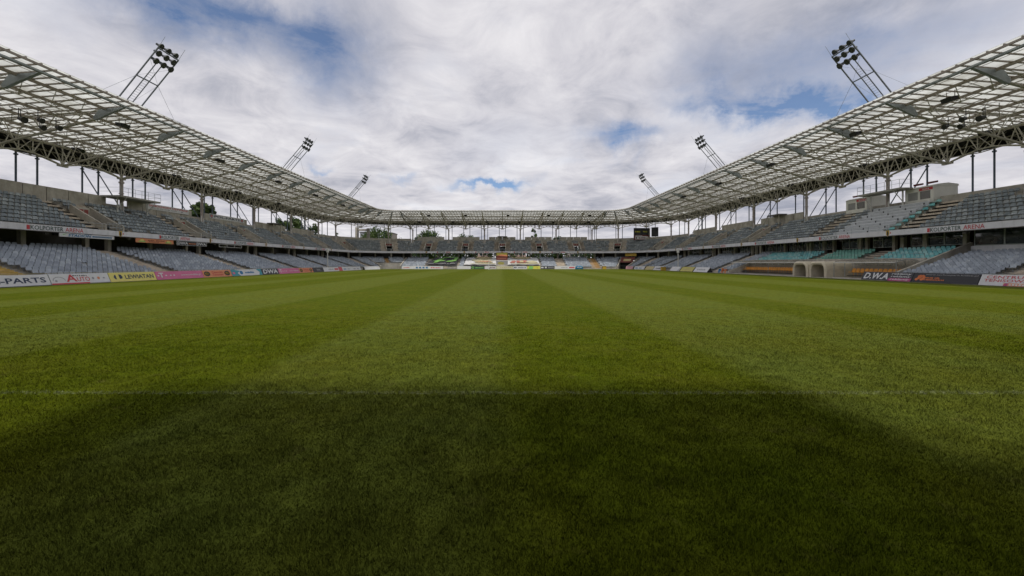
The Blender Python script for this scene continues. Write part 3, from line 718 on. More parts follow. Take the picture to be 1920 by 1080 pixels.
# ------------------------------------------------------------------ roofs
PUR = [-.8, .25, 2.3, 5.0, 7.7, 10.4, 13.1, 16.6]
def roof(seg, label, loc, frames, columns, single):
    root = thing('stadium_roof', label, 'roof', loc)
    a, b = (RANGE[seg] if seg != 'near' else (-36, 36))
    cor = corner(seg)
    if seg == 'left' or seg == 'right': nb = 7; bounds = frames
    # glazing lines (rafters)
    lines = []
    if cor: lines = [90*k/15 for k in range(16)]
    else:
        step = 7.2/7 if seg != 'far' else 6.0/7
        lo = frames[0] if seg != 'far' else -30
        x = lo
        while x <= b+.01: lines.append(x); x += step
        if b-lines[-1] > .3: lines.append(b)
    for q in lines:
        mb = MB(); mb.beam(P(seg, q, -.8, zr(-.8)-.07), P(seg, q, 16.6, zr(16.6)-.07), .07, .11); mb.build('rafter', STEELD, root)
    # panels
    cand = []
    for i in range(len(lines)-1):
        for j in range(len(PUR)-1):
            q0, q1 = lines[i], lines[i+1]; d0, d1 = PUR[j], PUR[j+1]
            ctr = P(seg, (q0+q1)/2, (d0+d1)/2, zr((d0+d1)/2)); s = scr(ctr)
            vis = s is not None and -10 < s[0] < 1930 and s[1] > -5
            cand.append((0 if vis else 1, ctr.y, i, j))
    cand.sort(); cache = {}; rest = MB()
    for n, (vz, _, i, j) in enumerate(cand):
        q0, q1 = lines[i]+.012/slen(seg, 5), lines[i+1]-.012/slen(seg, 5); d0, d1 = PUR[j]+.01, PUR[j+1]-.01
        vs = [P(seg, q0, d0, zr(d0)+.012), P(seg, q1, d0, zr(d0)+.012), P(seg, q1, d1, zr(d1)+.012), P(seg, q0, d1, zr(d1)+.012)]
        up = Vector((0, 0, .02))
        if n < single and vz == 0:
            ctr = P(seg, (q0+q1)/2, (d0+d1)/2, zr((d0+d1)/2))
            k = (j, round(q1-q0, 3))
            if k not in cache:
                mb = MB(); mb.prism(vs, up); cache[k] = mb.mesh('roof_panel', PANEL, ctr)
            inst('roof_panel', cache[k], root, ctr)
        else: rest.prism(vs, up)
    o = rest.build('roof_glazing', PANEL, root)
    if o: tag(o, kind='stuff')
    # purlins
    segs = 1
    def run(mb, fn, s0=a, s1=b, n=None):
        n = n or (12 if cor else 1)
        for k in range(n): fn(s0+(s1-s0)*k/n, s0+(s1-s0)*(k+1)/n)
    for j, d in enumerate(PUR):
        mb = MB(); w, h = ((.10, .16) if j == 0 else (.26, .16) if j == 1 else (.13, .24))
        run(mb, lambda p, q: mb.beam(P(seg, p, d, zr(d)-.22), P(seg, q, d, zr(d)-.22), w, h)); mb.build('purlin', GALV if j == 1 else STEELD, root)
    for d in (1.2, 3.65, 6.35, 9.05, 11.75, 14.8):
        mb = MB(); run(mb, lambda p, q: mb.beam(P(seg, p, d, zr(d)-.02), P(seg, q, d, zr(d)-.02), .03, .03)); mb.build('glazing_joint', STEELD, root)
    # trussed purlin: lower chord and webs
    for dt, dl, dep in ((2.3, 3.7, 1.15), (9.0, 10.0, 1.2)):
        mb = MB(); run(mb, lambda p, q: mb.tube(P(seg, p, dl, zr(dl)-dep), P(seg, q, dl, zr(dl)-dep), .045, 5))
        fr = frames
        for i in range(len(fr)-1):
            for k in range(3):
                m = fr[i]+(fr[i+1]-fr[i])*(k+.5)/3; w = (fr[i+1]-fr[i])/9
                for sg in (-1, 1):
                    mb.tube(P(seg, m, dl, zr(dl)-dep), P(seg, m+sg*w, dt, zr(dt)-.25), .035, 4)
                    mb.tube(P(seg, m, dl, zr(dl)-dep), P(seg, m+sg*w, dl+1.3, zr(dl+1.3)-.25), .028, 4)
        mb.build('purlin_truss', STEEL, root)
    # main frames
    for i, q in enumerate(frames):
        mb = MB(); t = .13/slen(seg, 2)
        sweep(mb, seg, q-t, q+t, [(.1, zr(0)-.16), (.5, zr(0)-.26), (2.0, zr(2)-.72), (3.3, zr(3)-1.25), (3.5, zr(3)-1.0), (2.9, zr(3)-.2)], step=200)
        fin = mb.build('fin_plate', GALV if seg != 'far' else STEEL, root)
        mb = MB()
        A = P(seg, q, 3.3, zr(3)-1.12); B = P(seg, q, 14.3, 12.9); mb.tube(A, B, .13, 6); mb.tube(B, P(seg, q, 18.2, 14.6), .09, 5)
        mb.tube(P(seg, q, 2.9, zr(3)-.35), P(seg, q, 18.3, zr(18.3)-.35), .085, 5)
        def low(d): k = (d-3.3)/11; return zr(3)-1.12+(12.9-(zr(3)-1.12))*k
        for dk in (5.6, 8.4, 11.2, 13.6):
            for o_ in (-1.25, 1.1): mb.tube(P(seg, q, dk, low(dk)), P(seg, q, dk+o_, zr(dk+o_)-.35), .045, 4)
        mb.tube(P(seg, q, 14.3, 12.9), P(seg, q, 14.3, zr(14.3)-.3), .07, 5)
        mb.build('main_beam', STEEL, root)
        mb = MB(); w = 2.3/slen(seg, 9)
        for dk in (5.6, 8.4, 11.2):
            for sg in (-1, 1):
                for dd_ in (-.7, 1.2): mb.tube(P(seg, q, dk, low(dk)), P(seg, q+sg*w, dk+dd_, zr(dk+dd_)-.3), .022, 4)
        mb.build('bracing', STEEL, root)
        # gusset
        mb = MB(); g = .5/slen(seg, 14)
        sweep(mb, seg, q-g, q+g, [(14.15, 12.78), (14.15, 13.02), (14.45, 13.02), (14.45, 12.78)], step=200); mb.build('gusset', STEEL, root)
    # long truss over the columns
    for dT, rr, m_, up in ((14.3, 1.0, STEEL, 15.05), (18.0, .6, STEEL, 15.1)):
        mb = MB(); run(mb, lambda p, q: mb.tube(P(seg, p, dT, up), P(seg, q, dT, up), .11*rr, 5))
        run(mb, lambda p, q: mb.tube(P(seg, p, dT, up+.75), P(seg, q, dT, up+.75), .07*rr, 5))
        for i in range(len(frames)-1):
            q0, q1 = frames[i], frames[i+1]; L_ = q1-q0; mid = (q0+q1)/2; e = .09*L_
            zb, zp = (12.9, 13.62) if dT < 15 else (14.1, 14.3)
            pa = P(seg, mid-e, dT, zp); pb = P(seg, mid+e, dT, zp)
            for n0, sg, pk in ((q0, 1, pa), (q1, -1, pb)):
                pm_ = P(seg, n0+sg*.22*L_, dT, zb+(zp-zb)*.62)
                mb.tube(P(seg, n0, dT, zb), pm_, .10*rr, 5); mb.tube(pm_, pk, .09*rr, 5)
                mb.tube(P(seg, n0, dT, zb), P(seg, n0+sg*.13*L_, dT, up), .07*rr, 4)
                mb.tube(P(seg, n0+sg*.13*L_, dT, up), pm_, .055*rr, 4)
                mb.tube(pm_, P(seg, n0+sg*.30*L_, dT, up), .05*rr, 4)
                mb.tube(P(seg, n0+sg*.30*L_, dT, up), pk, .06*rr, 4)
            mb.tube(pa, pb, .08*rr, 5); mb.tube(pa, P(seg, mid-e, dT, up), .055*rr, 4); mb.tube(pb, P(seg, mid+e, dT, up), .055*rr, 4)
            mb.tube(pa, P(seg, mid+e, dT, up), .04*rr, 4); mb.tube(pb, P(seg, mid-e, dT, up), .04*rr, 4)
            mb.tube(P(seg, q0, dT, zb), P(seg, q0, dT, up+.75), .06*rr, 4)
            n = 4
            for k in range(n):
                s0 = q0+L_*k/n; s1 = q0+L_*(k+1)/n; sm = (s0+s1)/2
                mb.tube(P(seg, s0, dT, up), P(seg, sm, dT, up+.75), .04*rr, 4); mb.tube(P(seg, sm, dT, up+.75), P(seg, s1, dT, up), .04*rr, 4)
        mb.build('long_truss', m_, root)
    # dark rear sheeting and rear gutter
    mb = MB(); sweep(mb, seg, a, b, [(16.62, zr(16.6)-.02), (16.62, zr(16.6)+.03), (20.2, zr(20)-.02), (20.2, zr(20)-.85), (18.9, zr(20)-1.05), (18.9, zr(20)-.98), (20.1, zr(20)-.78), (20.1, zr(20)-.1)], step=6)
    mb.build('rear_sheeting', DARK, root)
    # columns
    for q in columns:
        mb = MB(); mb.tube(P(seg, q, 14.3, 7.9), P(seg, q, 14.3, 12.85), .2, 8); mb.tube(P(seg, q, 14.3, 12.3), P(seg, q, 14.3, 12.5), .3, 8, caps=True)
        mb.tube(P(seg, q, 14.3, 10.9), P(seg, q, 14.3, 11.0), .28, 8, caps=True)
        c = mb.build('column', mat('column_grey', (.36, .32, .30), .6, var=.12, dirt=(.25, .17, .14)), root)
        mb = MB(); w = .28/slen(seg, 14)
        for sg in (-1, 1): mb.tube(P(seg, q+sg*w, 14.2, 7.6), P(seg, q+sg*w*.5, 14.25, 9.7), .09, 6)
        mb.build('column_base', STEELW, c)
    # rear posts with stays
    for i, q in enumerate(frames):
        ml = slen(seg, 18.4)
        for t in (-1.05, 1.05):
            s = q+t/ml; mb = MB(); mb.tube(P(seg, s, 18.4, 0), P(seg, s, 18.4, 14.6), .10, 6); mb.tube(P(seg, s, 18.4, 13.9), P(seg, s, 18.4, 14.05), .2, 6, caps=True); mb.build('rear_post', STEELB, root)
            if any(abs(q-c) < .5 for c in columns) and not cor and seg != 'far':
                mb = MB(); mb.tube(P(seg, s, 18.4, 13.9), P(seg, s, 15.25, 8.9), .07, 5); mb.build('stay', STEELB, root)
    # thin tie rods and hanging cable trays under the glazing
    mb = MB()
    for i in range(len(frames)-1):
        q0, q1 = frames[i], frames[i+1]; L_ = q1-q0
        for dk in (6.3, 11.9): mb.beam(P(seg, q0+.55*L_, dk, zr(dk)-.55), P(seg, q0+.95*L_, dk, zr(dk)-.55), .06, .06)
        mb.tube(P(seg, q0, 16.6, zr(16.6)-.3), P(seg, q1, 5, zr(5)-.3), .02, 4); mb.tube(P(seg, q1, 16.6, zr(16.6)-.3), P(seg, q0, 5, zr(5)-.3), .02, 4)
    mb.build('tie_rods', STEELD, root)
    return root
rf = {}
rf['left'] = roof('left', 'long translucent steel roof over the left grandstand', (-36, 60, 8), BAYS, COLS['left'], 300)
rf['right'] = roof('right', 'long translucent steel roof over the right grandstand', (36.6, 60, 8), BAYS, COLS['right'], 300)
rf['far'] = roof('far', 'straight translucent roof across the far end behind the goal', (0, 119, 8), [-30+6*k for k in range(11)], COLS['far'], 0)
rf['cl'] = roof('cl', 'curved corner piece of translucent roof at the left end of the far stand', (-34, 117, 8), [0, 20, 45, 70, 90], [20, 70], 0)
rf['cr'] = roof('cr', 'curved corner piece of translucent roof above the scoreboard on the right', (34.6, 117, 8), [0, 20, 45, 70, 90], [20, 70], 0)

# near end stand and roof, behind the viewer (unseen; roof added and shaped to shade the near turf)
def near_end():
    root = thing('grandstand', 'unseen end grandstand behind the viewer, its roof shaped to shade the near turf', 'grandstand', (0, -6, 0))
    for x0, x1, d0 in ((-52, -4.7, 1.3), (-4.7, 4.9, -.9), (4.9, 52, 1.2)):  # middle section juts forward, added to set the shadow edge on the turf
        mb = MB(); za, zb = 17.1-.073*d0, 15.6
        mb.add([P('near', x, d, z) for z_ in (0, .2) for x, d, z in ((x0, d0, za+z_), (x1, d0, za+z_), (x1, 20, zb+z_), (x0, 20, zb+z_))],
               [(3, 2, 1, 0), (4, 5, 6, 7), (0, 1, 5, 4), (1, 2, 6, 5), (2, 3, 7, 6), (3, 0, 4, 7)]); mb.build('roof', SHEET, root)
    mb = MB(); sweep(mb, 'near', -40, 40, stepprof(1.6, .68, LZ, LR, 0, LN, -.02)); mb.build('lower_terrace', CONC, root)
    mb = MB(); sweep(mb, 'near', -40, 40, ustep(0)); mb.build('upper_terrace', CONC, root)
    mb = MB(); sweep(mb, 'near', -52, 52, [(20, 0), (20, 15.6), (20.3, 15.6), (20.3, 0)]); mb.build('rear_wall', CONC, root)
    for k in range(7):
        mb = MB(); q = -36+12*k; mb.tube(P('near', q, 14.3, 3), P('near', q, 14.3, 16.2), .2, 8); mb.build('column', STEEL, root)
near_end()

# ------------------------------------------------------------------ things hanging under the roofs
def hanging():
    # (segment, s, d, kind)
    g = 'dark loudspeakers and lights hung under the roofs'
    n = 0
    spots = [('left', 41.8, 3.0), ('left', 56.2, 3.0), ('left', 70.8, 3.0), ('left', 85, 3.0), ('left', 99.4, 3.0), ('left', 48, 14.0), ('left', 62.5, 14.0), ('left', 77, 14.0), ('left', 91, 14.0),
             ('right', 36.0, 3.0), ('right', 45.6, 3.0), ('right', 60.0, 3.0), ('right', 74.5, 3.0), ('right', 89, 3.0), ('right', 42.6, 14.0), ('right', 57, 14.0), ('right', 71.5, 14.0), ('right', 86, 14.0)]
    spots += [('far', x, 2.6) for x in (-22, -11, 1.7, 13.8, 26)]+[('far', x, 13.5) for x in (-27, -16, -5, 5.6, 16.5, 28)]
    for seg, s, d in spots:
        z = zr(d)-.95; c = P(seg, s, d, z)
        where = {'left': 'left roof', 'right': 'right roof', 'far': 'far roof'}[seg]
        edge = 'front edge' if d < 5 else 'rear truss'
        hor = s if seg == 'far' else s
        if seg == 'far': rank = sorted(x for sg, x, dd in spots if sg == seg and dd == d).index(s)+1; order = 'from the left'
        else: rank = sorted(x for sg, x, dd in spots if sg == seg and dd == d).index(s)+1; order = 'from the viewer'
        nth = ['first', 'second', 'third', 'fourth', 'fifth', 'sixth'][rank-1]
        t = thing('loudspeaker', 'dark loudspeaker at the %s of the %s, %s %s' % (edge, where, nth, order), 'loudspeaker', c, g)
        mb = MB(); r = rotz(seg, s); ux = Vector((math.cos(r), math.sin(r), 0)); uy = Vector((-math.sin(r), math.cos(r), 0))
        w, h, dp = .42, .26, .34
        pts = [c-ux*w+uy*dp-Vector((0, 0, h*.2)), c-ux*w-uy*dp-Vector((0, 0, h)), c-ux*w-uy*(dp+.16)+Vector((0, 0, h*.5)), c-ux*w+uy*dp+Vector((0, 0, h))]
        mb.prism(pts, ux*2*w); mb.build('cabinet', DARKB, t)
        for k in (-1, 1): mb = MB(); mb.tube(c+ux*k*w*.8+Vector((0, 0, h*.6)), c+ux*k*w*.8+Vector((0, 0, .75)), .03, 4); mb.build('bracket', STEELD, t)
    # lamp clusters near the side edges of the picture
    for seg, s, lab in (('left', 37.2, 'left'), ('right', 37.8, 'right')):
        c = P(seg, s, 6.4, 14.6); t = thing('floodlight_cluster', 'cluster of small dark floodlights under the %s roof nearest the viewer' % lab, 'floodlights', c)
        for k in range(5):
            q = P(seg, s+(k-2)*.75, 6.4+(k % 2)*.7, 14.5+(k % 3)*.2); mb = MB(); dr = (Vector((0, s+6, 0))-q).normalized()
            mb.tube(q, q+dr*.4, .13, 8, .27, True); mb.tube(q, q+Vector((0, 0, .9)), .03, 4); mb.build('floodlight', DARKB, t)
        mb = MB(); mb.tube(P(seg, s-2, 6.6, 15.3), P(seg, s+2, 6.6, 15.3), .05, 5); mb.build('crossbar', STEELD, t)
hanging()

# ------------------------------------------------------------------ floodlight masts on the roofs
def mast(seg, s, label):
    sx = -1 if seg == 'left' else 1
    base = P(seg, s, 4.2, 16.7); v = Vector((-sx*.9, -.08, 1.0)); L_ = 6.55; ax = v
    t = thing('floodlight_mast', label, 'floodlight mast', base, 'leaning floodlight masts on the side roofs')
    hw = 1.27; S = Vector((0, 1, 0)); nrm = ax.cross(S).normalized()*sx
    if nrm.z < 0: nrm = -nrm
    def pt(a, b, c=0): return base+ax*a+S*b+nrm*c
    mb = MB()
    for b in (-hw, hw): mb.tube(pt(0, b), pt(L_, b), .07, 6)
    for b in (-.32, .32): mb.tube(pt(0, b, .1), pt(L_*.88, b, .1), .05, 6)
    mb.tube(pt(L_, -hw), pt(L_, hw), .08, 6); mb.tube(pt(L_*.87, -hw), pt(L_*.87, hw), .07, 6); mb.tube(pt(L_*.6, -hw), pt(L_*.6, hw), .07, 6)
    mb.build('frame', mat('mast_blue_steel', (.17, .19, .215), .5, .1, var=.1), t)
    mb = MB()
    for k in range(22): mb.tube(pt(.2+k*.21, -.32, .1), pt(.2+k*.21, .32, .1), .014, 4)
    mb.build('ladder', GALV, t)
    mb = MB()
    for b in (-hw, hw): mb.tube(pt(L_, b), pt(L_, b)+Vector((-sx*.7, 0, 1.1)), .016, 4)
    mb.build('lightning_rod', GALV, t)
    mb = MB(); q = pt(L_*.6, hw); mb.tube(q, P(seg, s+5, 1.5, 16.95), .014, 4); mb.tube(pt(L_*.6, -hw), P(seg, s-5.5, 1.5, 16.95), .014, 4); mb.tube(q, P(seg, s-1.4, 3, 16.9), .012, 4)
    mb.tube(q, pt(L_*.85, -hw), .01, 4); mb.tube(pt(L_*.6, -hw), pt(L_*.85, hw), .01, 4)
    mb.build('guy_wire', GALV, t)
    aim = (Vector((0, s+5, 0))-pt(L_, 0)).normalized()
    for r_, (a, c, n) in enumerate(((L_*1.02, .35, 3), (L_*.945, .1, 3), (L_*.86, -.15, 3))):
        for k in range(n):
            p = pt(a, -hw*.72+k*hw*.72, c); mb = MB()
            mb.tube(p-aim*.12, p+aim*.16, .13, 9, .34, True); mb.tube(p+aim*.16, p+aim*.22, .34, 9, .33, True); mb.tube(p-aim*.34, p-aim*.12, .11, 7, .12, True)
            mb.tube(p-aim*.1, pt(a-.04, -hw*.72+k*hw*.72), .03, 4)
            mb.build('lamp', mat('lamp_housing', (.05, .055, .055), .4, .5), t)
for seg, nm in (('left', 'left'), ('right', 'right')):
    for k, (s, w) in enumerate(((42.4, 'nearest'), (73.0, 'middle'), (103.3, 'farthest'))):
        mast(seg, s, '%s leaning floodlight mast above the %s roof' % (w, nm))

# ------------------------------------------------------------------ advertising boards
BL = 'advertising boards round the pitch'
def board(p0, p1, label, base, cols, draw, h=.88, lean=.36, aframe=True):
    """p0 -> p1 left to right as seen from the pitch; leaning back"""
    p0 = Vector(p0); p1 = Vector(p1); u = p1-p0; n = Vector((u.y, -u.x, 0)).normalized()      # towards the pitch
    t = thing('advertising_board', label, 'advertising board', (p0+p1)/2, BL)
    up = Vector((0, 0, h))-n*lean
    p0 = p0+u.normalized()*.03; u = u-u.normalized()*.06
    mb = MB(); mb.prism([p0+Vector((0, 0, .03)), p0+u+Vector((0, 0, .03)), p0+u+up, p0+up], -n*.05); mb.build('panel', base, t)
    f = Face(p0+Vector((0, 0, .03)), u, up-Vector((0, 0, .03)), (n+Vector((0, 0, lean/h))))
    mb = MB(); draw(f, mb)
    if mb.v: mb.build('print', cols, t)
    if aframe:
        k = max(2, int(u.length/2)+1)
        for i in range(k):
            mb = MB(); q = p0+u*(i/(k-1)); mb.prism([q-n*.06+Vector((0, 0, .04)), q-n*(lean+.42)+Vector((0, 0, .0)), q-n*(lean+.06)+Vector((0, 0, h-.05))], u.normalized()*(.03 if i < k-1 else -.03)); mb.build('rear_frame', BLACKP, t)
    return t
def d_pol(f, m): f.text(m, 0, 'POL-PARTS', .05, .26, .95, .74, .018); f.rect(m, 0, 0, 0, 1, .03)
def d_auto(f, m):
    f.text(m, 0, 'A', .24, .22, .42, .92, .02); f.text(m, 0, 'UTO', .42, .22, .64, .68, .012); f.text(m, 2, 'UZYWANE', .36, .76, .62, .86, .0)
    f.rect(m, 0, 0, 0, .62, .12); f.rect(m, 1, .62, 0, 1, .06)
    for k in range(8):
        a0 = math.pi*(1-k/8.); a1 = math.pi*(1-(k+1)/8.)
        f.poly(m, 1, [(.13+.10*math.cos(a0), .38+.36*math.sin(a0)), (.13+.10*math.cos(a1), .38+.36*math.sin(a1)), (.13+.09*math.cos(a1), .34+.34*math.sin(a1)), (.13+.09*math.cos(a0), .34+.34*math.sin(a0))])
    f.disc(m, 1, .08, .34, .02, .10); f.disc(m, 1, .70, .5, .02, .12); f.disc(m, 3, .80, .5, .025, .14); f.disc(m, 1, .9, .5, .02, .08)
def d_lew(f, m):
    f.poly(m, 0, [(.13, .25), (.13, .78), (.10, .70), (.08, .5), (.10, .3)]); f.poly(m, 0, [(.19, .3), (.24, .32), (.26, .5), (.24, .75), (.19, .8)])
    f.text(m, 0, 'LEWIATAN', .31, .27, .95, .73, .02)
def d_tm(f, m):
    f.text(m, 0, 'T', .06, .25, .15, .85, .03)
    for u in (.03, .18, .27, .34): f.rect(m, 0, u, .42, u+.03, .56)
    f.text(m, 1, 'www.t-mobile.pl', .5, .32, .94, .62, .006)
def d_cent(f, m):
    f.disc(m, 0, .13, .5, .1, .36); f.disc(m, 0, .84, .5, .1, .36); f.disc(m, 2, .13, .5, .075, .2); f.disc(m, 2, .84, .5, .075, .2)
    f.text(m, 1, 'Centrum', .3, .55, .68, .85, .01); f.text(m, 1, 'Tenisowe', .3, .2, .68, .5, .01)
def d_teal(f, m):
    f.poly(m, 0, [(0, 0), (.25, 0), (.18, .45), (.28, .8), (.1, 1), (0, 1)]); f.poly(m, 0, [(1, 0), (.88, 0), (.92, .5), (.82, 1), (1, 1)])
    f.disc(m, 1, .3, .5, .05, .3); f.text(m, 2, 'centrum', .42, .35, .72, .65, .005); f.poly(m, 3, [(.03, .3), (.1, .3), (.1, .6), (.03, .6)], .012)
def d_dwa(f, m): f.text(m, 0, 'DWA', .06, .15, .94, .9, .03, .15)
def d_dark(f, m): f.text(m, 0, 'kielce', .35, .4, .7, .75, .01); f.rect(m, 0, .3, .25, .75, .3)
def d_w1(f, m): f.text(m, 0, 'Korona', .3, .35, .62, .65, .008); f.rect(m, 1, .7, .3, .96, .7)
def d_w2(f, m): f.rect(m, 0, .1, .3, .35, .55); f.text(m, 1, 'sport', .5, .3, .75, .6, 0)
def blank(f, m): pass
XB = -36.2
def lb(y0, y1, *a, **k): return board((XB, y0, 0), (XB, y1, 0), *a, **k)
lb(27.5, 32.75, 'white board lettered POL-PARTS at the left edge of the pitch', WHITE, [NAVY], d_pol)
lb(32.75, 37.7, 'white board with red AUTO lettering and a car outline', WHITE, [RED, GREYP, BLACKP, ORG], d_auto)
lb(37.7, 42.75, 'yellow board lettered LEWIATAN in dark blue', YEL, [NAVY], d_lew)
lb(42.75, 49.5, 'long pink board with white T logo on the left touchline, nearer one', PINK, [WHITE, WHITE], d_tm)
lb(49.5, 54.7, 'orange board with two dark round emblems, nearer one on the left touchline', ORG, [BLACKP, RED, GOLD], d_cent)
lb(54.7, 61.6, 'white board with teal waves at both ends', WHITE, [TEALP, BLUE, BLUE, PINK], d_teal)
lb(61.6, 66.2, 'black board with big white DWA on the left touchline', CHAR, [WHITE], d_dwa)
lb(66.2, 73.0, 'long pink board with white T logo on the left touchline, farther one', PINK, [WHITE, WHITE], d_tm)
lb(73.0, 78.2, 'orange board with two dark round emblems, farther one on the left touchline', ORG, [BLACKP, RED, GOLD], d_cent)
lb(78.2, 82.9, 'black board with small grey writing on the left touchline', CHAR, [GREYP], d_dark)
lb(82.9, 90.6, 'white board with red block, second white one up the left touchline beyond the black board', WHITE, [GREYP, RED], d_w1)
lb(90.6, 92.6, 'short pink red board between two white ones on the left touchline', pm('print_rose', (.52, .09, .11)), [WHITE], blank)
lb(92.6, 99.0, 'white board with blue block on the left touchline past the short red one', WHITE, [BLUE, GREYP], d_w2)
lb(99.0, 104.6, 'plain white board with pale writing near the left corner', WHITE, [GREYP, GREYP], d_w2)
board((-35.7, 106.0, 0), (-34.0, 113.6, 0), 'plain white board standing alone at the left corner', WHITE, [GREYP], blank)
# right touchline
def rb(y0, y1, *a, **k): return board((38.6, y1, 0), (38.6, y0, 0), *a, **k)
def d_dwar(f, m):
    f.text(m, 0, 'D.W.A', .04, .14, .55, .88, .03, .2); f.text(m, 0, 'reklamy', .6, .66, .97, .92, .012, .2); f.text(m, 0, 'reklamy', .6, .36, .97, .62, .012, .2)
    f.poly(m, 1, [(.56, 0), (.98, 0), (.99, .32), (.57, .32)]); f.text(m, 2, 'reklamy', .6, .05, .96, .29, .012, .2, .014)
def d_tech(f, m):
    f.text(m, 0, 'www.technopark.kielce.pl', .2, .72, .97, .9, .005)
    for k in range(5): f.disc(m, 1, .07+.028*k, .3+.13*(k % 3), .028, .13); f.disc(m, 1, .1+.02*k, .62+.06*(k % 2), .022, .1, h=.014)
    f.text(m, 1, 'KIELECKI PARK', .18, .42, .44, .56, .01); f.text(m, 1, 'TECHNOLOGICZNY', .18, .22, .52, .36, .01)
def d_ct(f, m):
    f.text(m, 0, 'CENTRUM', .07, .64, .58, .9, .006); f.text(m, 0, 'TENISOWE', .05, .33, .56, .58, .006); f.rect(m, 1, .3, 0, 1, .25); f.text(m, 2, 'www.tenis.pl', .36, .05, .8, .2, .008, h=.014)
    f.text(m, 3, 'K', .64, .32, .8, .88, .04); f.poly(m, 4, [(.3, 0), (.34, 0), (.36, .25), (.32, .25)], .013)
rb(38.5, 43.9, 'charcoal board with slanted white D.W.A and magenta strip', CHAR, [WHITE, MAG, WHITE], d_dwar)
rb(33.1, 38.5, 'black board with orange flower logo and web address', BLACKP, [GREYP, ORG2], d_tech)
rb(27.6, 33.1, 'white board lettered CENTRUM TENISOWE with orange strip', WHITE, [RED, ORG, WHITE, BLACKP, MAG], d_ct)
def d_lat(f, m): f.text(m, 0, 'LAGER', .2, .35, .8, .65, .005)
rb(77.0, 82.6, 'white slanting board with faint grey letters, nearest of the far right boards', WHITE, [GREYP], d_lat, h=.95, lean=.7)
rb(83.0, 88.8, 'yellow slanting board on the right touchline', pm('print_dull_yellow', (.46, .41, .11)), [SAND], d_lat, h=.95, lean=.7)
rb(89.2, 94.2, 'white slanting board just beyond the yellow one', WHITE, [NAVY], lambda f, m: f.poly(m, 0, [(.85, 0), (.9, 0), (1, 1), (.95, 1)]), h=.95, lean=.7)
def rc(p0, p1, *a, **k): return board((*p0, 0), (*p1, 0), *a, **k)
def d_blk(f, m): f.text(m, 0, 'ILOT', .25, .3, .9, .7, .02)
rc((38.4, 104.2), (38.6, 99.0), 'white board with black marks in front of the right corner', WHITE, [BLACKP], d_blk, h=.95, lean=.7)
rc((38.0, 109.0), (38.4, 104.4), 'cream yellow board near the right corner', pm('print_cream', (.50, .42, .22)), [RED], blank, h=.9, lean=.6)
rc((36.6, 113.8), (37.9, 109.2), 'white board with blue marks near the right corner', WHITE, [BLUE], d_w2, h=.9, lean=.5)
rc((34.9, 115.6), (36.4, 113.9), 'small pink board beside the right corner tunnel', pm('print_light_pink', (.56, .30, .33)), [RED], blank)
# far end boards
YB = 118.2
def fb(px0, px1, *a, **k):
    return board(((px0-942)*YB/764, YB, 0), ((px1-942)*YB/764, YB, 0), *a, lean=.12, **k)
def d_f1(f, m):
    f.poly(m, 0, [(.02, .3), (.06, .35), (.2, .4), (.16, .6), (.05, .5)])
    for k in range(4): f.rect(m, 1, .34+.08*k, .3, .39+.08*k, .75); f.rect(m, 1, .34+.08*k, .15, .40+.08*k, .22)
    f.text(m, 0, 'kielce', .7, .3, .95, .7, .0)
def d_f2(f, m): f.disc(m, 0, .14, .5, .09, .4); f.disc(m, 1, .14, .5, .05, .22, h=.02); f.text(m, 0, 'TECHNIK', .32, .3, .95, .62, .005)
def d_f3(f, m): f.text(m, 0, 'GW', .32, .15, .5, .75, .03); f.text(m, 1, 'Bistro', .5, .25, .95, .8, .02)
def d_f4(f, m): f.text(m, 0, 'Korona', .2, .35, .9, .65, .0)
def d_f5(f, m): f.rect(m, 0, .05, .3, .25, .7); f.text(m, 0, 'HELIOS', .35, .3, .95, .7, .02)
def d_f6(f, m): f.poly(m, 0, [(0, 0), (.42, 0), (.5, .8), (.3, 1), (.1, .9), (.15, .4)]); f.text(m, 1, 'GO', .65, .4, .85, .7, .0)
def d_f7(f, m): f.rect(m, 0, .3, .3, .45, .8); f.rect(m, 0, .02, .3, .2, .75); f.text(m, 1, 'MEBLE', .55, .3, .98, .75, .01)
fb(753, 831, 'long white board with blue squares at the left of the far end', WHITE, [RED, BLUE], d_f1)
fb(857, 882.5, 'plain white board left of the dark green one at the far end', WHITE, [RED], blank)
fb(883, 908.5, 'dark green board with round logo at the far end', DGRN, [GRN, BLACKP], d_f2)
fb(909, 930, 'white board with black scribbled lettering left of the far goal', WHITE, [BLACKP, MAROON], d_f3)
fb(930.5, 962, 'pale yellow board behind the far goal', pm('print_pale_yellow', (.50, .48, .32)), [SAND], d_f4)
fb(962.5, 988, 'white board with a row of navy lettering right of the far goal', WHITE, [NAVY], d_f5)
fb(988.5, 1013, 'bright yellow board with green swirl at the far end', pm('print_bright_yellow', (.60, .58, .08)), [GRN, GOLD], d_f6)
fb(1014, 1039, 'black board with white blocks at the far end', CHAR, [WHITE, GREYP], d_f7)
fb(1040, 1079, 'white board with grey writing and red mark at the right of the far end', WHITE, [GREYP, RED], d_w1)
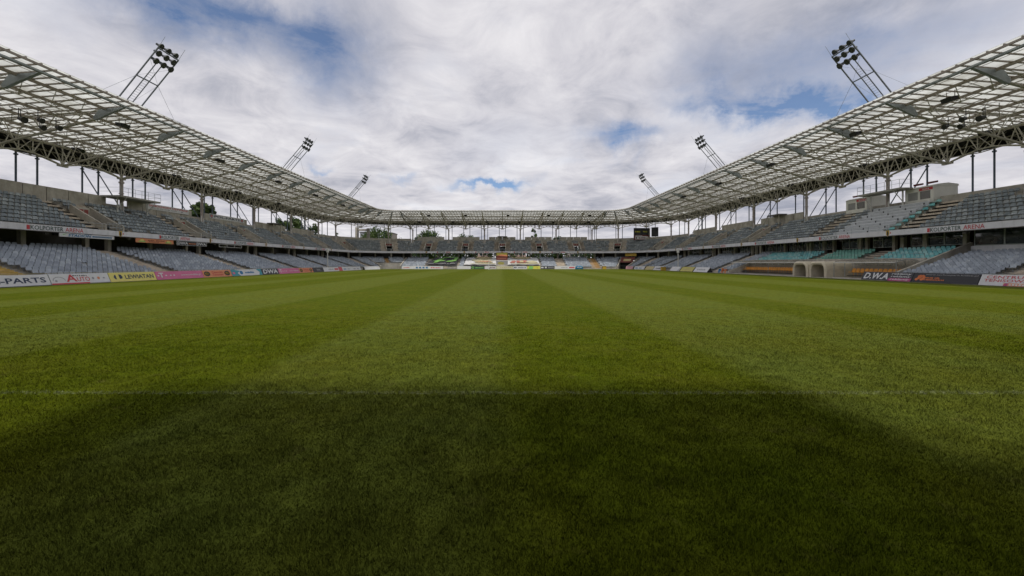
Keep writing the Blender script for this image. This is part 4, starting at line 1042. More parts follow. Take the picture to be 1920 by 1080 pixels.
def blue_dome():
    c = Vector((1086-942, 0, 0))*(YB/764)+Vector((0, YB, 0)); t = thing('blue_cover', 'low blue oval cover at the right end of the far boards', 'cover', c)
    mb = MB(); n = 16; rings = [(.0, 1.0), (.4, 1.02), (.75, .85), (.98, .5), (1.05, .0)]
    vs = []
    for z, r in rings:
        for k in range(n): a = 2*math.pi*k/n; vs.append(c+Vector((math.cos(a)*1.15*r, math.sin(a)*.5*r, z)))
    mb.add(vs, [(i*n+j, i*n+(j+1) % n, (i+1)*n+(j+1) % n, (i+1)*n+j) for i in range(4) for j in range(n)]); mb.build('cover_skin', pm('cover_blue', (.01, .14, .27)), t)
    f = Face(c+Vector((-.7, -.53, .4)), (1.4, 0, 0), (0, 0, .3), (0, -1, 0)); mb = MB(); f.text(mb, 0, 'aqua', 0, 0, 1, 1, .01, h=.02); mb.build('print', WHITE, t)
blue_dome()
def gate_fence():
    t = thing('steel_gate', 'grey barred gate between the white boards at the far end', 'gate', ((844-942)*YB/764, YB, 0)); mb = MB()
    x0, x1 = (831.5-942)*YB/764, (856.5-942)*YB/764
    for k in range(13): x = x0+(x1-x0)*k/12; mb.tube((x, YB, 0), (x, YB, 1.0), .02 if k % 4 else .05, 4)
    mb.build('bar', GALV, t); mb = MB()
    for z in (.1, .98): mb.tube((x0, YB, z), (x1, YB, z), .03, 4)
    mb.build('rail', GALV, t)
gate_fence()

# ------------------------------------------------------------------ goal at the far end
def goal():
    t = thing('football_goal', 'white football goal with net at the far end of the pitch', 'goal', (0, 110, 0)); mb = MB()
    mb.tube((-3.66, 110, 0), (-3.66, 110, 2.5), .06, 8); mb.tube((3.66, 110, 0), (3.66, 110, 2.5), .06, 8); mb.tube((-3.72, 110, 2.47), (3.72, 110, 2.47), .06, 8); mb.build('frame', pm('goal_white', (.8, .8, .8)), t)
    mb = MB()
    for sx in (-1, 1): mb.tube((sx*3.66, 110, 2.47), (sx*3.66, 111.3, 2.3), .025, 4); mb.tube((sx*3.66, 111.3, 2.3), (sx*3.66, 112.2, 0), .025, 4); mb.tube((sx*3.66, 112.2, 0), (sx*3.66, 110, 0), .025, 4)
    mb.build('net_support', GALV, t)
    mb = MB()
    for k in range(25):
        x = -3.66+7.32*k/24; mb.tube((x, 111.3, 2.3), (x, 112.2, 0), .006, 3); mb.tube((x, 110, 2.47), (x, 111.3, 2.3), .006, 3)
    for k in range(9):
        q = k/8; mb.tube((-3.66, 111.3+.9*q, 2.3*(1-q)), (3.66, 111.3+.9*q, 2.3*(1-q)), .006, 3)
    tag(mb.build('net', WHITE, t), kind='stuff')
goal()

# ------------------------------------------------------------------ signs hung on the left stand
def flat_sign(p0, p1, z0, z1, label, base, cols, draw, name='hanging_sign', nrm=None, thick=.05, cat='sign'):
    p0 = Vector((*p0, z0)); p1 = Vector((*p1, z0)); u = p1-p0; n = Vector((u.y, -u.x, 0)).normalized()
    t = thing(name, label, cat, (p0+p1)/2); mb = MB(); mb.prism([p0, p1, p1+Vector((0, 0, z1-z0)), p0+Vector((0, 0, z1-z0))], -n*thick); mb.build('panel', base, t)
    mb = MB(); f = Face(p0, u, (0, 0, z1-z0), n); draw(f, mb)
    if mb.v: mb.build('print', cols, t)
    return t
def d_stad(f, m):
    f.poly(m, 1, [(.05, .55), (.07, .4), (.13, .85), (.07, .6)]); f.text(m, 0, 'STADION', .14, .12, .55, .78, .03, .25); f.rect(m, 0, .57, .25, .95, .6); f.rect(m, 0, .18, .88, .28, .96); f.rect(m, 0, .42, .84, .56, .92)
    f.text(m, 2, 'www.stadion.kielce.pl', .59, .33, .93, .52, .0, h=.014)
flat_sign((-43.82, 40.3), (-43.82, 46.0), 4.42, 4.84, 'white sign lettered STADION in blue hung below the left fascia', WHITE, [BLUE, GRN, GREYP], d_stad)
def d_or(f, m):
    for u in (.15, .85): f.poly(m, 1, [(u-.1, .15), (u+.1, .15), (u+.03, .6), (u-.03, .6)]); f.disc(m, 0, u, .55, .05, .25, h=.014)
    f.text(m, 2, 'OWOCE WARZYWA', .3, .5, .74, .75, .008); f.text(m, 2, 'hurtownia', .32, .2, .6, .4, .0)
flat_sign((-43.82, 48.7), (-43.82, 54.3), 4.28, 4.80, 'orange sign with yellow and green emblems hung below the left fascia', ORG, [YEL, GRN, MAROON], d_or)
def d_dd(f, m):
    f.text(m, 0, 'DWA', .03, .18, .36, .82, .025); f.text(m, 0, 'DWA', .64, .18, .97, .82, .025); f.text(m, 1, 'REKLAMY', .38, .35, .62, .6, .01)
    for a in ((0, 0, 1, .05), (0, .95, 1, 1), (0, 0, .01, 1), (.99, 0, 1, 1)): f.rect(m, 0, *a)
flat_sign((-43.82, 54.8), (-43.82, 60.4), 4.22, 4.80, 'black sign reading DWA twice in white below the left fascia', BLACKP, [WHITE, ORG], d_dd)
def empty_frame():
    t = thing('sign_frame', 'empty white rectangular sign frame hung below the left fascia', 'frame', (-43.82, 66, 4.2)); x = -43.8; mb = MB()
    for z in (4.3, 4.72): mb.tube((x, 63.0, z), (x, 68.4, z), .03, 4)
    for y in (63.0, 64.8, 66.6, 68.4): mb.tube((x, y, 4.3), (x, y, 4.72), .03, 4)
    mb.build('bar', STEELW, t)
empty_frame()
def d_sam(f, m): f.text(m, 0, 'SAMOCHODY UZYWANE', .06, .52, .97, .86, .02); f.text(m, 1, 'tel. 41 368 00 00 KIELCE', .1, .2, .7, .4, .0); f.disc(m, 1, .82, .28, .03, .12)
flat_sign((-50.72, 58.0), (-50.72, 65.9), 9.55, 10.35, 'long white sign with red SAMOCHODY UZYWANE on the left rear wall', WHITE, [RED, GREYP], d_sam, 'wall_sign')
def d_pp(f, m):
    f.text(m, 0, 'POL-PARTS', .12, .25, .86, .75, .025)
    for u in (.05, .93): f.disc(m, 0, u, .5, .045, .4); f.disc(m, 1, u, .5, .032, .28, h=.015); f.poly(m, 2, [(u-.02, .3), (u+.02, .3), (u+.02, .7), (u-.02, .7)], .02)
flat_sign((-50.72, 70.6), (-50.72, 80.0), 9.6, 10.4, 'long white sign reading POL-PARTS on the left rear wall', WHITE, [NAVY, WHITE, RED], d_pp, 'wall_sign')

# ------------------------------------------------------------------ banners on the far lower tier
def cloth(x0t, x1t, x0b, x1b, dt, db, label, base, cols, draw):
    zt, zb = LZ+LR*(dt-1.6)/.68+.62, LZ+LR*(db-1.6)/.68+.62
    o = Vector((x0b, YE+db, zb)); t = thing('cloth_banner', label, 'banner', o)
    mb = MB(); n, m_ = 14, 8; vs = []
    def pt(u, v, h=0):
        xa = x0b+(x0t-x0b)*v; xb = x1b+(x1t-x1b)*v
        wv = .06*math.sin(u*23+v*5)+.05*math.sin(v*17+u*7)
        return Vector((xa+(xb-xa)*u, YE+db+(dt-db)*v-h*.6, zb+(zt-zb)*v+wv+h))
    for j in range(m_+1):
        for i in range(n+1): vs.append(pt(i/n, j/m_))
    mb.add(vs, [(j*(n+1)+i, j*(n+1)+i+1, (j+1)*(n+1)+i+1, (j+1)*(n+1)+i) for j in range(m_) for i in range(n)]); mb.build('cloth', base, t)
    class F:
        def __init__(s): s.l = 0
        def poly(s, mb, mi, pts, h=.2):
            mb.mi = mi; mb.add([pt(a, b, h) for a, b in pts], [tuple(range(len(pts)))])
        def rect(s, mb, mi, u0, v0, u1, v1, h=.2):
            k = 6
            for i in range(k): s.poly(mb, mi, [(u0+(u1-u0)*i/k, v0), (u0+(u1-u0)*(i+1)/k, v0), (u0+(u1-u0)*(i+1)/k, v1), (u0+(u1-u0)*i/k, v1)], h)
        def text(s, mb, mi, t_, u0, v0, u1, v1, bold=0., h=.22):
            v, fs = text_mesh(t_, bold, 0.); mb.mi = mi; mb.add([pt(u0+(u1-u0)*a[0], v0+(v1-v0)*a[1], h) for a in v], fs)
        def disc(s, mb, mi, u, v, ru, rv, h=.2): s.poly(mb, mi, [(u+ru*math.cos(2*math.pi*k/14), v+rv*math.sin(2*math.pi*k/14)) for k in range(14)], h)
    mb = MB(); draw(F(), mb); mb.build('print', cols, t)
def d_cplus(f, m):
    f.poly(m, 0, [(.08, .50), (.22, .50), (.28, .76), (.44, .76), (.40, .55), (.58, .55), (.50, .42), (.37, .42), (.33, .22), (.20, .22), (.22, .42)][::-1])
    f.poly(m, 0, [(.35, .84), (.38, .96), (.99, .96), (.99, .84)]); f.poly(m, 0, [(.99, .84), (.99, .7), (.93, .45), (.78, .32), (.78, .5), (.84, .65), (.84, .84)]); f.poly(m, 0, [(.6, .32), (.62, .45), (.80, .5), (.78, .32)])
    f.text(m, 1, 'KIELCE KIBICUJE Z NAMI', .02, .04, .95, .12, .0)
sx = lambda px, d: (px-942)*(YE+d)/764
cloth(sx(816, 9.2), sx(861, 9.2), sx(797, 2.4), sx(856, 2.4), 9.2, 2.4, 'dark cloth banner with big lime green plus and hook shape on the far stand', CHAR, [pm('banner_lime', (.17, .36, .09)), GREYP], d_cplus)
def d_y1(f, m):
    f.disc(m, 0, .58, .86, .30, .12); f.disc(m, 1, .55, .55, .36, .13); f.disc(m, 0, .6, .3, .3, .1); f.rect(m, 1, .2, .04, .98, .12); f.disc(m, 2, .62, .38, .22, .05, .24); f.rect(m, 3, .04, .66, .2, .7)
cloth(sx(876, 9.2), sx(930, 9.2), sx(869.5, 2.4), sx(930.5, 2.4), 9.2, 2.4, 'white cloth banner with sand yellow ovals left of the far goal', WHITE, [pm('banner_sand', (.50, .42, .24)), pm('banner_pale', (.50, .46, .30)), pm('banner_red', (.42, .14, .11)), GREYP], d_y1)
def d_y2(f, m):
    f.disc(m, 0, .45, .86, .34, .12); f.rect(m, 2, .28, .2, .62, .5); f.poly(m, 2, [(.05, .2), (.2, .55), (.28, .5), (.22, .2)]); f.rect(m, 0, .38, .22, .5, .46, .26); f.disc(m, 1, .75, .3, .2, .14); f.rect(m, 1, .1, .04, .98, .13)
cloth(sx(952, 9.2), sx(1007, 9.2), sx(952, 2.4), sx(1012.5, 2.4), 9.2, 2.4, 'white cloth banner with red blocks right of the far goal', WHITE, [pm('banner_sand', (.50, .42, .24)), pm('banner_pale', (.50, .46, .30)), pm('banner_red', (.42, .14, .11))], d_y2)
def d_mid(f, m): f.rect(m, 0, .02, .76, .98, .98); f.poly(m, 1, [(.1, .8), (.5, .9), (.95, .86), (.95, .96), (.1, .96)], .24); f.rect(m, 2, .05, .48, .95, .6); f.rect(m, 3, .0, .0, 1, .36); f.disc(m, 4, .4, .18, .3, .12, .24)
def midb():
    t = thing('display_panel', 'tall maroon and yellow display panel in the middle of the far stand', 'panel', (sx(941, 5), YE+5, 2)); x0, x1 = sx(930.6, 5), sx(951.6, 5); y = YE+5
    mb = MB(); mb.box((x0, y, 1.0), (x1, y+.15, 5.0)); mb.build('panel', MAROON, t); mb = MB(); f = Face((x0, y, 1.0), (x1-x0, 0, 0), (0, 0, 4.0), (0, -1, 0))
    f.rect(mb, 0, .02, .76, .98, .98); f.poly(mb, 1, [(.1, .78), (.5, .86), (.98, .8), (.98, .7), (.4, .74)], .015); f.rect(mb, 2, .1, .5, .9, .58); f.rect(mb, 3, 0, 0, 1, .36); f.disc(mb, 0, .42, .17, .3, .12, h=.02)
    mb.build('print', [pm('print_mustard', (.30, .27, .05)), ORG, pm('print_rust', (.25, .10, .07)), GREYP], t)
midb()

# ------------------------------------------------------------------ dugouts, tunnels
def dugout(s0, s1, label):
    seg = 'right'; t = thing('dugout', label, 'dugout', P(seg, (s0+s1)/2, 4, 0))
    mb = MB(); sweep(mb, seg, s0, s1, [(3.3, 0), (3.3, .12), (6.3, .12), (6.3, 0)]); mb.build('floor_slab', CONC, t)
    mb = MB(); sweep(mb, seg, s0, s1, [(6.1, .13), (6.1, 1.5), (6.2, 1.5), (6.2, .13)]); mb.build('back_panel', mat('dug_back', (.30, .27, .22), .6), t)
    arc = [(6.15, 1.5), (6.0, 2.0), (5.4, 2.2), (4.6, 2.22), (3.9, 2.05), (3.55, 1.85)]
    mb = MB(); sweep(mb, seg, s0, s1, arc+[(d, z-.02) for d, z in arc[::-1]]); mb.build('canopy', CLEAR, t)
    n = int((s1-s0)/1.3)
    for k in range(n+1):
        s = s0+(s1-s0)*k/n; mb = MB()
        for (da, za), (db, zb) in zip(arc, arc[1:]): mb.tube(P(seg, s, da, za-.05), P(seg, s, db, zb-.05), .03, 4)
        mb.build('rib', GALV, t)
        if k % 4 == 0 or k == n: mb = MB(); mb.tube(P(seg, s, 3.6, .1), P(seg, s, 3.6, 1.85), .035, 5); mb.build('post', GALV, t)
    mb = MB(); mb.tube(P(seg, s0, 3.55, 1.84), P(seg, s1, 3.55, 1.84), .045, 5); mb.build('front_bar', STEELW, t)
    mb = MB(); sweep(mb, seg, s0+.3, s1-.3, [(4.9, .3), (4.9, .38), (5.3, .38), (5.3, .3)]); mb.build('bench_rail', DARKB, t)
    n = int((s1-s0-.8)/.56)
    for k in range(n):
        s = s0+.5+(s1-s0-1)*(k+.5)/n; inst('bench_seat', SEATO, t, P(seg, s, 5.3, .28), R(-90), (1.15, 1.25, 1.3))
SEATO = seat_mesh('bench_seat', SEAT_O)
dugout(41.6, 49.4, 'clear-roofed dugout with orange seats nearer the viewer')
dugout(56.0, 71.5, 'long clear-roofed dugout with orange seats beyond the tunnel mouths')
def tunnel(s0, s1, label):
    seg = 'right'; t = thing('players_tunnel', label, 'tunnel', P(seg, (s0+s1)/2, 3, 0), 'inflatable tunnel mouths between the dugouts')
    mb = MB(); w = s1-s0; o = []; i_ = []
    for k in range(13):
        a = math.pi*k/12; c = math.cos(a); s_ = math.sin(a); pw = lambda v: math.copysign(abs(v)**.45, v)
        o.append((s0+w/2-w/2*pw(c), 2.0*pw(s_) if s_ > 1e-6 else 0)); i_.append((s0+w/2-(w/2-.33)*pw(c), 1.62*pw(s_) if s_ > 1e-6 else 0))
    d0, d1 = 3.0, 6.3
    for ring, flip in ((o, 0), (i_, 1)):
        vs = [P(seg, s, d0+(.12 if not flip else .05), z) for s, z in ring]+[P(seg, s, d1, z) for s, z in ring]; n = 13
        mb.add(vs, [(k, k+1, n+k+1, n+k) for k in range(n-1)])
    vs = [P(seg, s, d0+.12, z) for s, z in o]+[P(seg, (a[0]*.5+b[0]*.5), d0-.05, a[1]*.5+b[1]*.5) for a, b in zip(o, i_)]+[P(seg, s, d0+.05, z) for s, z in i_]
    mb.add(vs, [(k, k+1, 13+k+1, 13+k) for k in range(12)]+[(13+k, 14+k, 27+k, 26+k) for k in range(12)]); mb.build('arch', BEIGE, t)
    mb = MB(); sweep(mb, seg, s0+.3, s1-.3, [(6.1, 0), (6.1, 1.75), (6.2, 1.75), (6.2, 0)]); mb.build('tunnel_end', DARK, t)  # near-black panel closing the back of the tunnel
tunnel(49.9, 52.7, 'beige inflatable tunnel mouth nearer the viewer')
tunnel(52.9, 55.7, 'beige inflatable tunnel mouth farther from the viewer')

# ------------------------------------------------------------------ commentary cabins, platforms, scoreboard
def cabin(s0, s1, label):
    seg = 'right'; t = thing('commentary_cabin', label, 'cabin', P(seg, (s0+s1)/2, 15, 9)); d0, d1, z0, z1 = 14.5, 17.4, 8.85, 10.75
    mb = MB(); mb2 = MB(); L_ = s1-s0; w0 = [(s0+.35, s0+.35+L_*.36), (s1-.35-L_*.36, s1-.35)]
    sweep(mb, seg, s0, s1, [(d0, z0), (d0, z0+.5), (d0+.1, z0+.5), (d0+.1, z0)]); sweep(mb, seg, s0, s1, [(d0, z1-.45), (d0, z1), (d0+.1, z1), (d0+.1, z1-.45)])
    for a, b in ((s0, w0[0][0]), (w0[0][1], w0[1][0]), (w0[1][1], s1)): sweep(mb, seg, a, b, [(d0, z0+.501), (d0, z1-.451), (d0+.1, z1-.451), (d0+.1, z0+.501)])
    sweep(mb, seg, s0, s0+.1, [(d0+.101, z0), (d0+.101, z1), (d1, z1), (d1, z0)]); sweep(mb, seg, s1-.1, s1, [(d0+.101, z0), (d0+.101, z1), (d1, z1), (d1, z0)])
    sweep(mb, seg, s0+.101, s1-.101, [(d1-.1, z0), (d1-.1, z1), (d1, z1), (d1, z0)])
    mb.build('wall', CREAM, t)
    for i, (a, b) in enumerate(w0):
        mb = MB(); sweep(mb, seg, a, b, [(d0+.06, z0+.5), (d0+.06, z1-.45), (d0+.08, z1-.45), (d0+.08, z0+.5)]); mb.build('window', mat('cabin_glass', (.13, .12, .10), .15) if i == 0 else mat('cabin_blind', (.28, .28, .27), .5), t)
    arc = [(d0-.12, z1), (d0+.5, z1+.22), (d0+1.7, z1+.36), (d0+2.9, z1+.22), (d1+.1, z1)]
    mb = MB(); sweep(mb, seg, s0-.05, s1+.05, arc); mb.build('roof', CREAM, t)
    mb = MB(); f = Face(P(seg, w0[0][1]+.1, d0, z1-.38), (0, -1.6, 0), (0, 0, .32), (-1, 0, 0)); f.rect(mb, 0, 0, 0, 1, 1); f.text(mb, 1, 'MEDIA', .25, .25, .75, .75, .01, h=.02); mb.build('sign', [RED, WHITE], t)
    mb = MB()
    for s in (s0+L_*.25, s0+L_*.75): sweep(mb, seg, s-.35, s+.35, [(d0+.6, z1+.4), (d0+.5, z1+.62), (d0+1.1, z1+.72), (d0+1.1, z1+.5)])
    mb.build('roof_light', MAROON, t)
cabin(48.3, 51.7, 'cream commentary cabin with arched roof nearer the viewer on the right stand')
cabin(57.1, 60.6, 'cream commentary cabin with arched roof farther along the right stand')
def platform(seg, s0, s1, d0, d1, z, label):
    t = thing('camera_platform', label, 'platform', P(seg, (s0+s1)/2, (d0+d1)/2, z)); mb = MB()
    sweep(mb, seg, s0, s1, [(d0, z-.22), (d0, z), (d1, z), (d1, z-.22)], step=200); mb.build('deck', mat('deck_grey', (.3, .29, .26), .8), t)
    mb = MB(); k = 6
    for zz in (.5, 1.0):
        for a, b in (((s0, d0), (s1, d0)), ((s0, d0), (s0, d1)), ((s1, d0), (s1, d1))): mb.tube(P(seg, a[0], a[1], z+zz), P(seg, b[0], b[1], z+zz), .02, 4)
    for i in range(k+1): s = s0+(s1-s0)*i/k; mb.tube(P(seg, s, d0, z), P(seg, s, d0, z+1.0), .02, 4)
    mb.build('railing', GALV, t)
    mb = MB()
    for s in (s0+.8, s1-.8): mb.tube(P(seg, s, d0+1.2, z-.2), P(seg, s, d0+1.2, z-2.6), .09, 6); mb.tube(P(seg, s, d0+1.2, z-1.6), P(seg, s, d0, z-.2), .05, 5)
    mb.build('support', STEELW, t)
platform('left', 51.6, 57.6, 12.3, 15.0, 10.4, 'steel camera platform with railing round the left stand column')
platform('right', 50.6, 56.6, 12.7, 14.4, 10.95, 'steel camera platform with railing between the two cabins')
def stair_canopy(seg, s, d, z, label):
    t = thing('steel_stair', label, 'stair', P(seg, s, d, z)); mb = MB(); u = 1/slen(seg, d)
    sweep(mb, seg, s-1.6*u, s+1.6*u, [(d, z+1.3), (d, z+1.5), (d+1.6, z+1.5), (d+1.6, z+1.3)], step=200)
    mb.build('deck', CONCD, t); mb = MB()
    for q in (-1.4, 1.4): mb.tube(P(seg, s+q*u, d+.2, z+1.3), P(seg, s+q*u, d+.2, z-.4), .07, 5)
    mb.tube(P(seg, s+1.5*u, d+.1, z+1.3), P(seg, s+3.0*u, d+.1, z-.2), .07, 5)
    mb.build('support', STEEL, t)
stair_canopy('left', 89.8, 13.4, 9.0, 'small steel stair deck at the back of the left upper tier, far along')
stair_canopy('right', 75.4, 13.4, 9.0, 'small steel stair deck at the back of the right upper tier')
stair_canopy('far', 0, 13.4, 9.0, 'small dark deck at the back of the far stand centre')

def scoreboard():
    # seen at 1189-1216 px, mounted over the corner
    y = 128.0; X = lambda px: (px-942)*y/764; Z = lambda py: 1.8+(493-py)*y/764
    t = thing('scoreboard', 'black electronic scoreboard with yellow digits and white red sign below', 'scoreboard', (X(1202), y, Z(440)))
    mb = MB(); mb.box((X(1189), y, Z(450)), (X(1216.5), y+.5, Z(427.5))); mb.build('housing', BLACKP, t)
    x0, x1 = X(1189), X(1216.5); f = Face((x0, y, Z(450)), (x1-x0, 0, 0), (0, 0, Z(427.5)-Z(450)), (0, -1, 0)); mb = MB()
    f.rect(mb, 0, 0, 0, 1, .42, .01); f.rect(mb, 1, .08, .06, .95, .30, .02); f.rect(mb, 1, .08, .32, .55, .37, .02); f.rect(mb, 0, .12, .1, .2, .25, .03); f.text(mb, 0, 'KORONA', .3, .12, .85, .24, 0, h=.03)
    f.text(mb, 2, 'KORONA', .05, .64, .42, .76, .02, h=.02); f.text(mb, 2, 'GOSCIE', .6, .64, .9, .76, .02, h=.02); f.rect(mb, 3, .12, .44, .4, .54); f.rect(mb, 3, .58, .44, .85, .54); f.text(mb, 3, '00 00', .25, .85, .8, .97, .02)
    mb.build('display', [MAROON, WHITE, pm('led_yellow', (.45, .42, .03)), CHAR], t)
    mb = MB(); mb.tube((X(1193), y+.3, Z(428)), (X(1193), y+.3, Z(415)), .09, 6); mb.tube((X(1213), y+.3, Z(450)), (X(1213), y+.3, Z(415)), .12, 6); mb.build('support', STEELD, t)
    t = thing('video_screen', 'blank black screen beside the scoreboard in the right corner', 'screen', (X(1224), y, Z(436)))
    mb = MB(); mb.prism([(X(1219), y-1.2, Z(427)), (X(1229), y-2.4, Z(427)), (X(1229), y-2.4, Z(444)), (X(1219), y-1.2, Z(444))], (.1, .4, 0)); mb.build('housing', DARKB, t)
    mb = MB(); mb.box((X(1216.8), y-.2, Z(450)), (X(1218.6), y+.3, Z(428))); mb.build('post', CONC, t)
scoreboard()
def portal():
    y = 135.5; X = lambda px: (px-942)*y/764; Z = lambda py: 1.8+(493-py)*y/764
    t = thing('concrete_portal', 'tall concrete portal frame rising behind the left corner', 'portal', (X(679), y, Z(450)))
    mb = MB(); mb.box((X(666), y, 0), (X(671), y+1, Z(426))); mb.build('pier', CONC, t); mb = MB(); mb.box((X(687.5), y, 0), (X(692), y+1, Z(428))); mb.build('pier', CONC, t)
    mb = MB(); mb.box((X(671.1), y, Z(432.5)), (X(687.4), y+1, Z(429.5))); mb.build('lintel', CONC, t)
portal()
def pole(x, y, label):
    t = thing('camera_pole', label, 'pole', (x, y, 0)); mb = MB(); mb.tube((x, y, 0), (x, y, 4.0), .1, 8); mb.build('post', STEELW, t)
    mb = MB(); mb.tube((x, y, 4.1), (x, y, 4.8), .3, 10, .26, True); mb.tube((x, y, 4.8), (x, y, 5.0), .26, 10, .1, True); mb.build('head', STEELW, t)
pole(-38.3, 89.3, 'white pole with round camera head in front of the left lower tier')
pole(39.8, 92.3, 'white pole with round camera head in front of the right lower tier')
def boxthing(x, y, label, m):
    t = thing('equipment_box', label, 'box', (x, y, 0)); mb = MB(); mb.box((x-.5, y-.4, 0), (x+.5, y+.4, .75)); mb.build('body', m, t); mb = MB(); mb.box((x-.55, y-.45, .751), (x+.55, y+.45, .85)); mb.build('lid', m, t)
boxthing(38.3, 97.0, 'yellow equipment box between the slanting boards on the right', GOLD)
boxthing(29.8, 119.2, 'yellow equipment box left of the right corner tunnel', GOLD)
def dugpile():
    t = thing('equipment_pile', 'pile of orange red training gear at the far end of the long dugout', 'pile', (40.5, 73.5, 0))
    for k in range(7):
        mb = MB(); x, y = 39.8+.4*(k % 3), 72.6+.55*k*.6; h = .5+.35*random.random(); mb.tube((x, y, 0), (x, y, h), .28, 7, .2, True); mb.build('bag', [ORG, RED, BLUE, ORG2][k % 4], t)
dugpile()

# ------------------------------------------------------------------ outside: trees and buildings
LEAF = []
for nm, c in (('a', (.060, .105, .022)), ('b', (.085, .13, .03)), ('c', (.04, .075, .02))):
    LEAF.append(mat('leaf_'+nm, c, .8, var=.35, scale=.6, trans=.25))
BARK = mat('bark', (.09, .07, .05), .95)
def tree(x, y, h, r, label, dens=1.0, low=.25, lm=0, group=None, young=False):
    t = thing('tree', label, 'tree', (x, y, 0), group)
    mb = MB(); mb.tube((x, y, 0), (x, y, h*.55), .32, 7, .16)
    for k in range(7):
        a = k*2.4; z0 = h*(.25+.05*k); rr = r*.7; mb.tube((x, y, z0), (x+math.cos(a)*rr, y+math.sin(a)*rr, z0+h*.25), .12, 5, .03)
    mb.tube((x, y, h*.5), (x, y, h*.9), .16, 5, .03)
    mb.build('trunk', BARK, t)
    nb = int(80*dens); cl = []
    for k in range(nb):
        a = random.random()*6.283; ph = random.random(); zc = h*(low+(1-low)*ph); prof = math.sin(min(1, .12+ph*.95)*math.pi*.93)**.6
        rad = r*prof*(.35+.65*random.random()**.5); cl.append((x+math.cos(a)*rad, y+math.sin(a)*rad, zc*(.93+.1*random.random()), r*(.16+.14*random.random())))
    n = 60; V = []; F = []; MI = []
    for (cx_, cy_, cz, cr_) in cl:
        mi = random.choice((0, 0, 1, 2))
        for k in range(n):
            d = rng.normal(size=3); d /= np.linalg.norm(d); p = np.array((cx_, cy_, cz))+d*cr_*(.5+.6*rng.random()); s = .22+.2*rng.random()
            q1 = rng.normal(size=3); q1 /= np.linalg.norm(q1); q2 = np.cross(q1, d); q2 /= (np.linalg.norm(q2)+1e-6)
            b0 = len(V); V += [p-q1*s, p+q2*s*.6, p+q1*s, p-q2*s*.6]; F.append((b0, b0+1, b0+2, b0+3)); MI.append(mi)
    mb = MB(); mb.v = [tuple(v) for v in V]; mb.f = F; mb.m = MI; mb.build('crown', [LEAF[lm], LEAF[(lm+1) % 3], LEAF[2]], t)
G = 'trees growing outside the stadium'
def tpx(px, y, ytop, r, label, **k):
    h = 1.8+(493-ytop)*y/764; tree((px-942)*y/764, y, h, r, label, group=G, **k)
def tside(px, X, ytop, r, label, **k):       # beyond the side stands, at a lateral distance X
    y = X*764/abs(px-942); h = 1.8+(493-ytop)*y/764; tree(math.copysign(X, px-942), y, h, r, label, group=G, **k)
tside(372, 62, 384, 2.6, 'bright green young tree showing in the gap between the two left wall signs', lm=1)
tside(392, 60, 388, 1.8, 'small bright tree just left of the POL-PARTS sign', dens=.6, lm=1)
tside(531, 66, 414, 3.2, 'small round tree behind the left upper tier, past the long signs')
tside(549, 68, 410, 4.2, 'dark green tree behind a left stand column')
tside(588, 70, 424, 4.2, 'spiky green tree behind the left stand near the corner', dens=.7)
tside(633, 78, 438, 2.0, 'little tree top poking above the left corner parapet', dens=.5)
tpx(712, 165, 432, 8.5, 'big rounded green tree beside the apartment block')
tpx(696, 172, 437, 5.5, 'green tree just right of the concrete portal')
tpx(804, 160, 434, 6.0, 'loose open tree rising over the far wall on the left', dens=.8)
tpx(874, 160, 441, 5.5, 'low wide tree crown over the far wall left of centre', dens=.7)
tpx(1000, 158, 431, 2.0, 'thin pointed tree over the far wall right of centre', dens=.35)
tpx(1046, 160, 443, 3.0, 'small tree crown beside the far wall on the right', dens=.5)
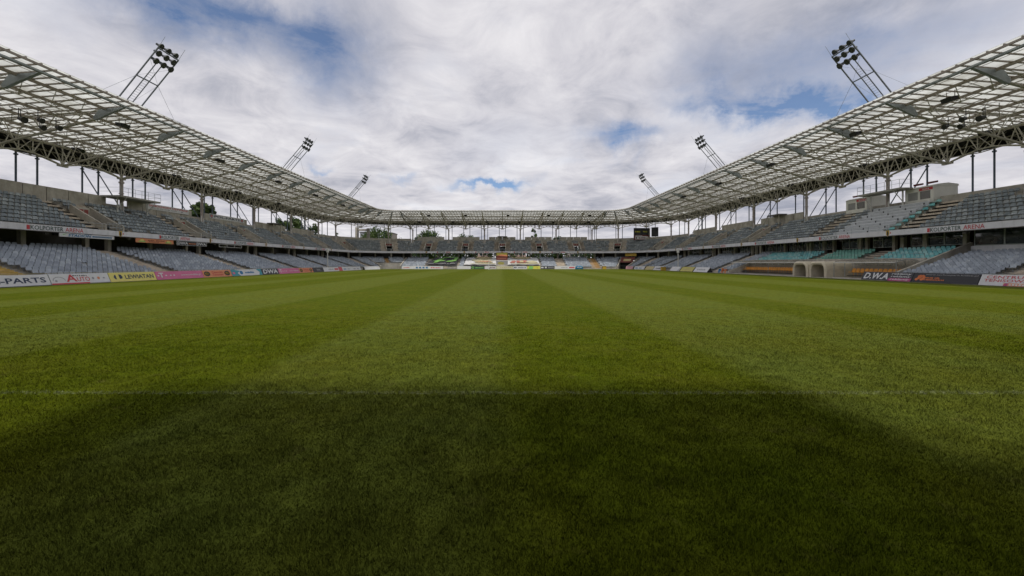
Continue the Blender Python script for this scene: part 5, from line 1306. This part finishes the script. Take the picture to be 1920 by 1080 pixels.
def tree_line():
    mb = MB(); V = []; F = []; MI = []
    for k in range(70):
        x = -75+150*k/69+random.uniform(-1.5, 1.5); y = 152+random.uniform(0, 12)
        if any(a < x*764/y+942 < b for a, b in ((888, 924), (955, 988), (1067, 1086), (1262, 1300))): continue
        hh = random.uniform(7.6, 9.8); mi = random.choice((0, 2, 2))
        for q in range(330):
            p = np.array((x+rng.normal()*1.6, y+rng.normal()*1.2, hh*(.1+.9*rng.random())*(1-.1*abs(rng.normal())))); a1 = rng.normal(size=3); a1 /= np.linalg.norm(a1); a2 = rng.normal(size=3); a2 /= np.linalg.norm(a2)
            b0 = len(V); V += [p-a1*.45, p+a2*.35, p+a1*.45, p-a2*.35]; F.append((b0, b0+1, b0+2, b0+3)); MI.append(mi)
    mb.v = [tuple(v) for v in V]; mb.f = F; mb.m = MI; tag(mb.build('tree_line', LEAF), 'dark mass of trees seen between the two tiers of the far stand', 'trees', kind='stuff')
tree_line()
def building(px0, px1, y, ytop, ybot, label, wall, wins, depth=12, name='apartment_building'):
    X = lambda px: (px-942)*y/764; Z = lambda py: 1.8+(493-py)*y/764; x0, x1, z1 = X(px0), X(px1), Z(ytop)
    t = thing(name, label, 'building', ((x0+x1)/2, y, 0)); mb = MB(); mb.box((x0, y, 0), (x1, y+depth, z1)); mb.build('wall', wall, t)
    mb = MB(); mb.box((x0-.3, y-.3, z1+.003), (x1+.3, y+depth+.3, z1+.35)); mb.build('roof', CONCD, t)
    nx, dz = wins; k = 0; z = z1-1.9
    while z > 1 and k < 40:
        for i in range(nx):
            xc = x0+(x1-x0)*(i+.5)/nx; mb = MB(); mb.box((xc-.65, y-.05, z), (xc+.65, y+.1, z+1.3)); w = mb.build('window', WHITE, t)
            mb = MB(); mb.box((xc-.55, y-.07, z+.1), (xc+.55, y-.04, z+1.2)); mb.build('pane', GLASS, w); k += 1
        z -= dz
building(675, 694, 210, 436, 460, 'pale blue grey apartment block behind the left corner portal', mat('wall_bluegrey', (.33, .36, .40), .8), (3, 3))
building(722, 734.5, 235, 437, 460, 'beige apartment block behind the big tree on the left', mat('wall_beige', (.36, .32, .27), .8), (3, 3))
PK = mat('wall_pink', (.50, .36, .31), .85)
building(890, 922, 175, 471, 495, 'pink house seen between the tiers left of the display panel', PK, (4, 3), name='house')
building(957, 986, 175, 470, 495, 'pink house seen between the tiers right of the display panel', PK, (4, 3), name='house')
building(1069, 1084, 170, 473, 495, 'pale house seen between the tiers at the right of the far stand', mat('wall_pale', (.5, .44, .38), .8), (2, 3), name='house')
building(1262, 1300, 190, 470, 495, 'cream house seen between the tiers in the right corner', mat('wall_cream', (.48, .44, .33), .8), (4, 3), name='house')

# bookkeeping property is not part of the scene description
for o in bpy.data.objects:
    if '_w' in o: del o['_w']
scene.cycles.max_bounces = 8
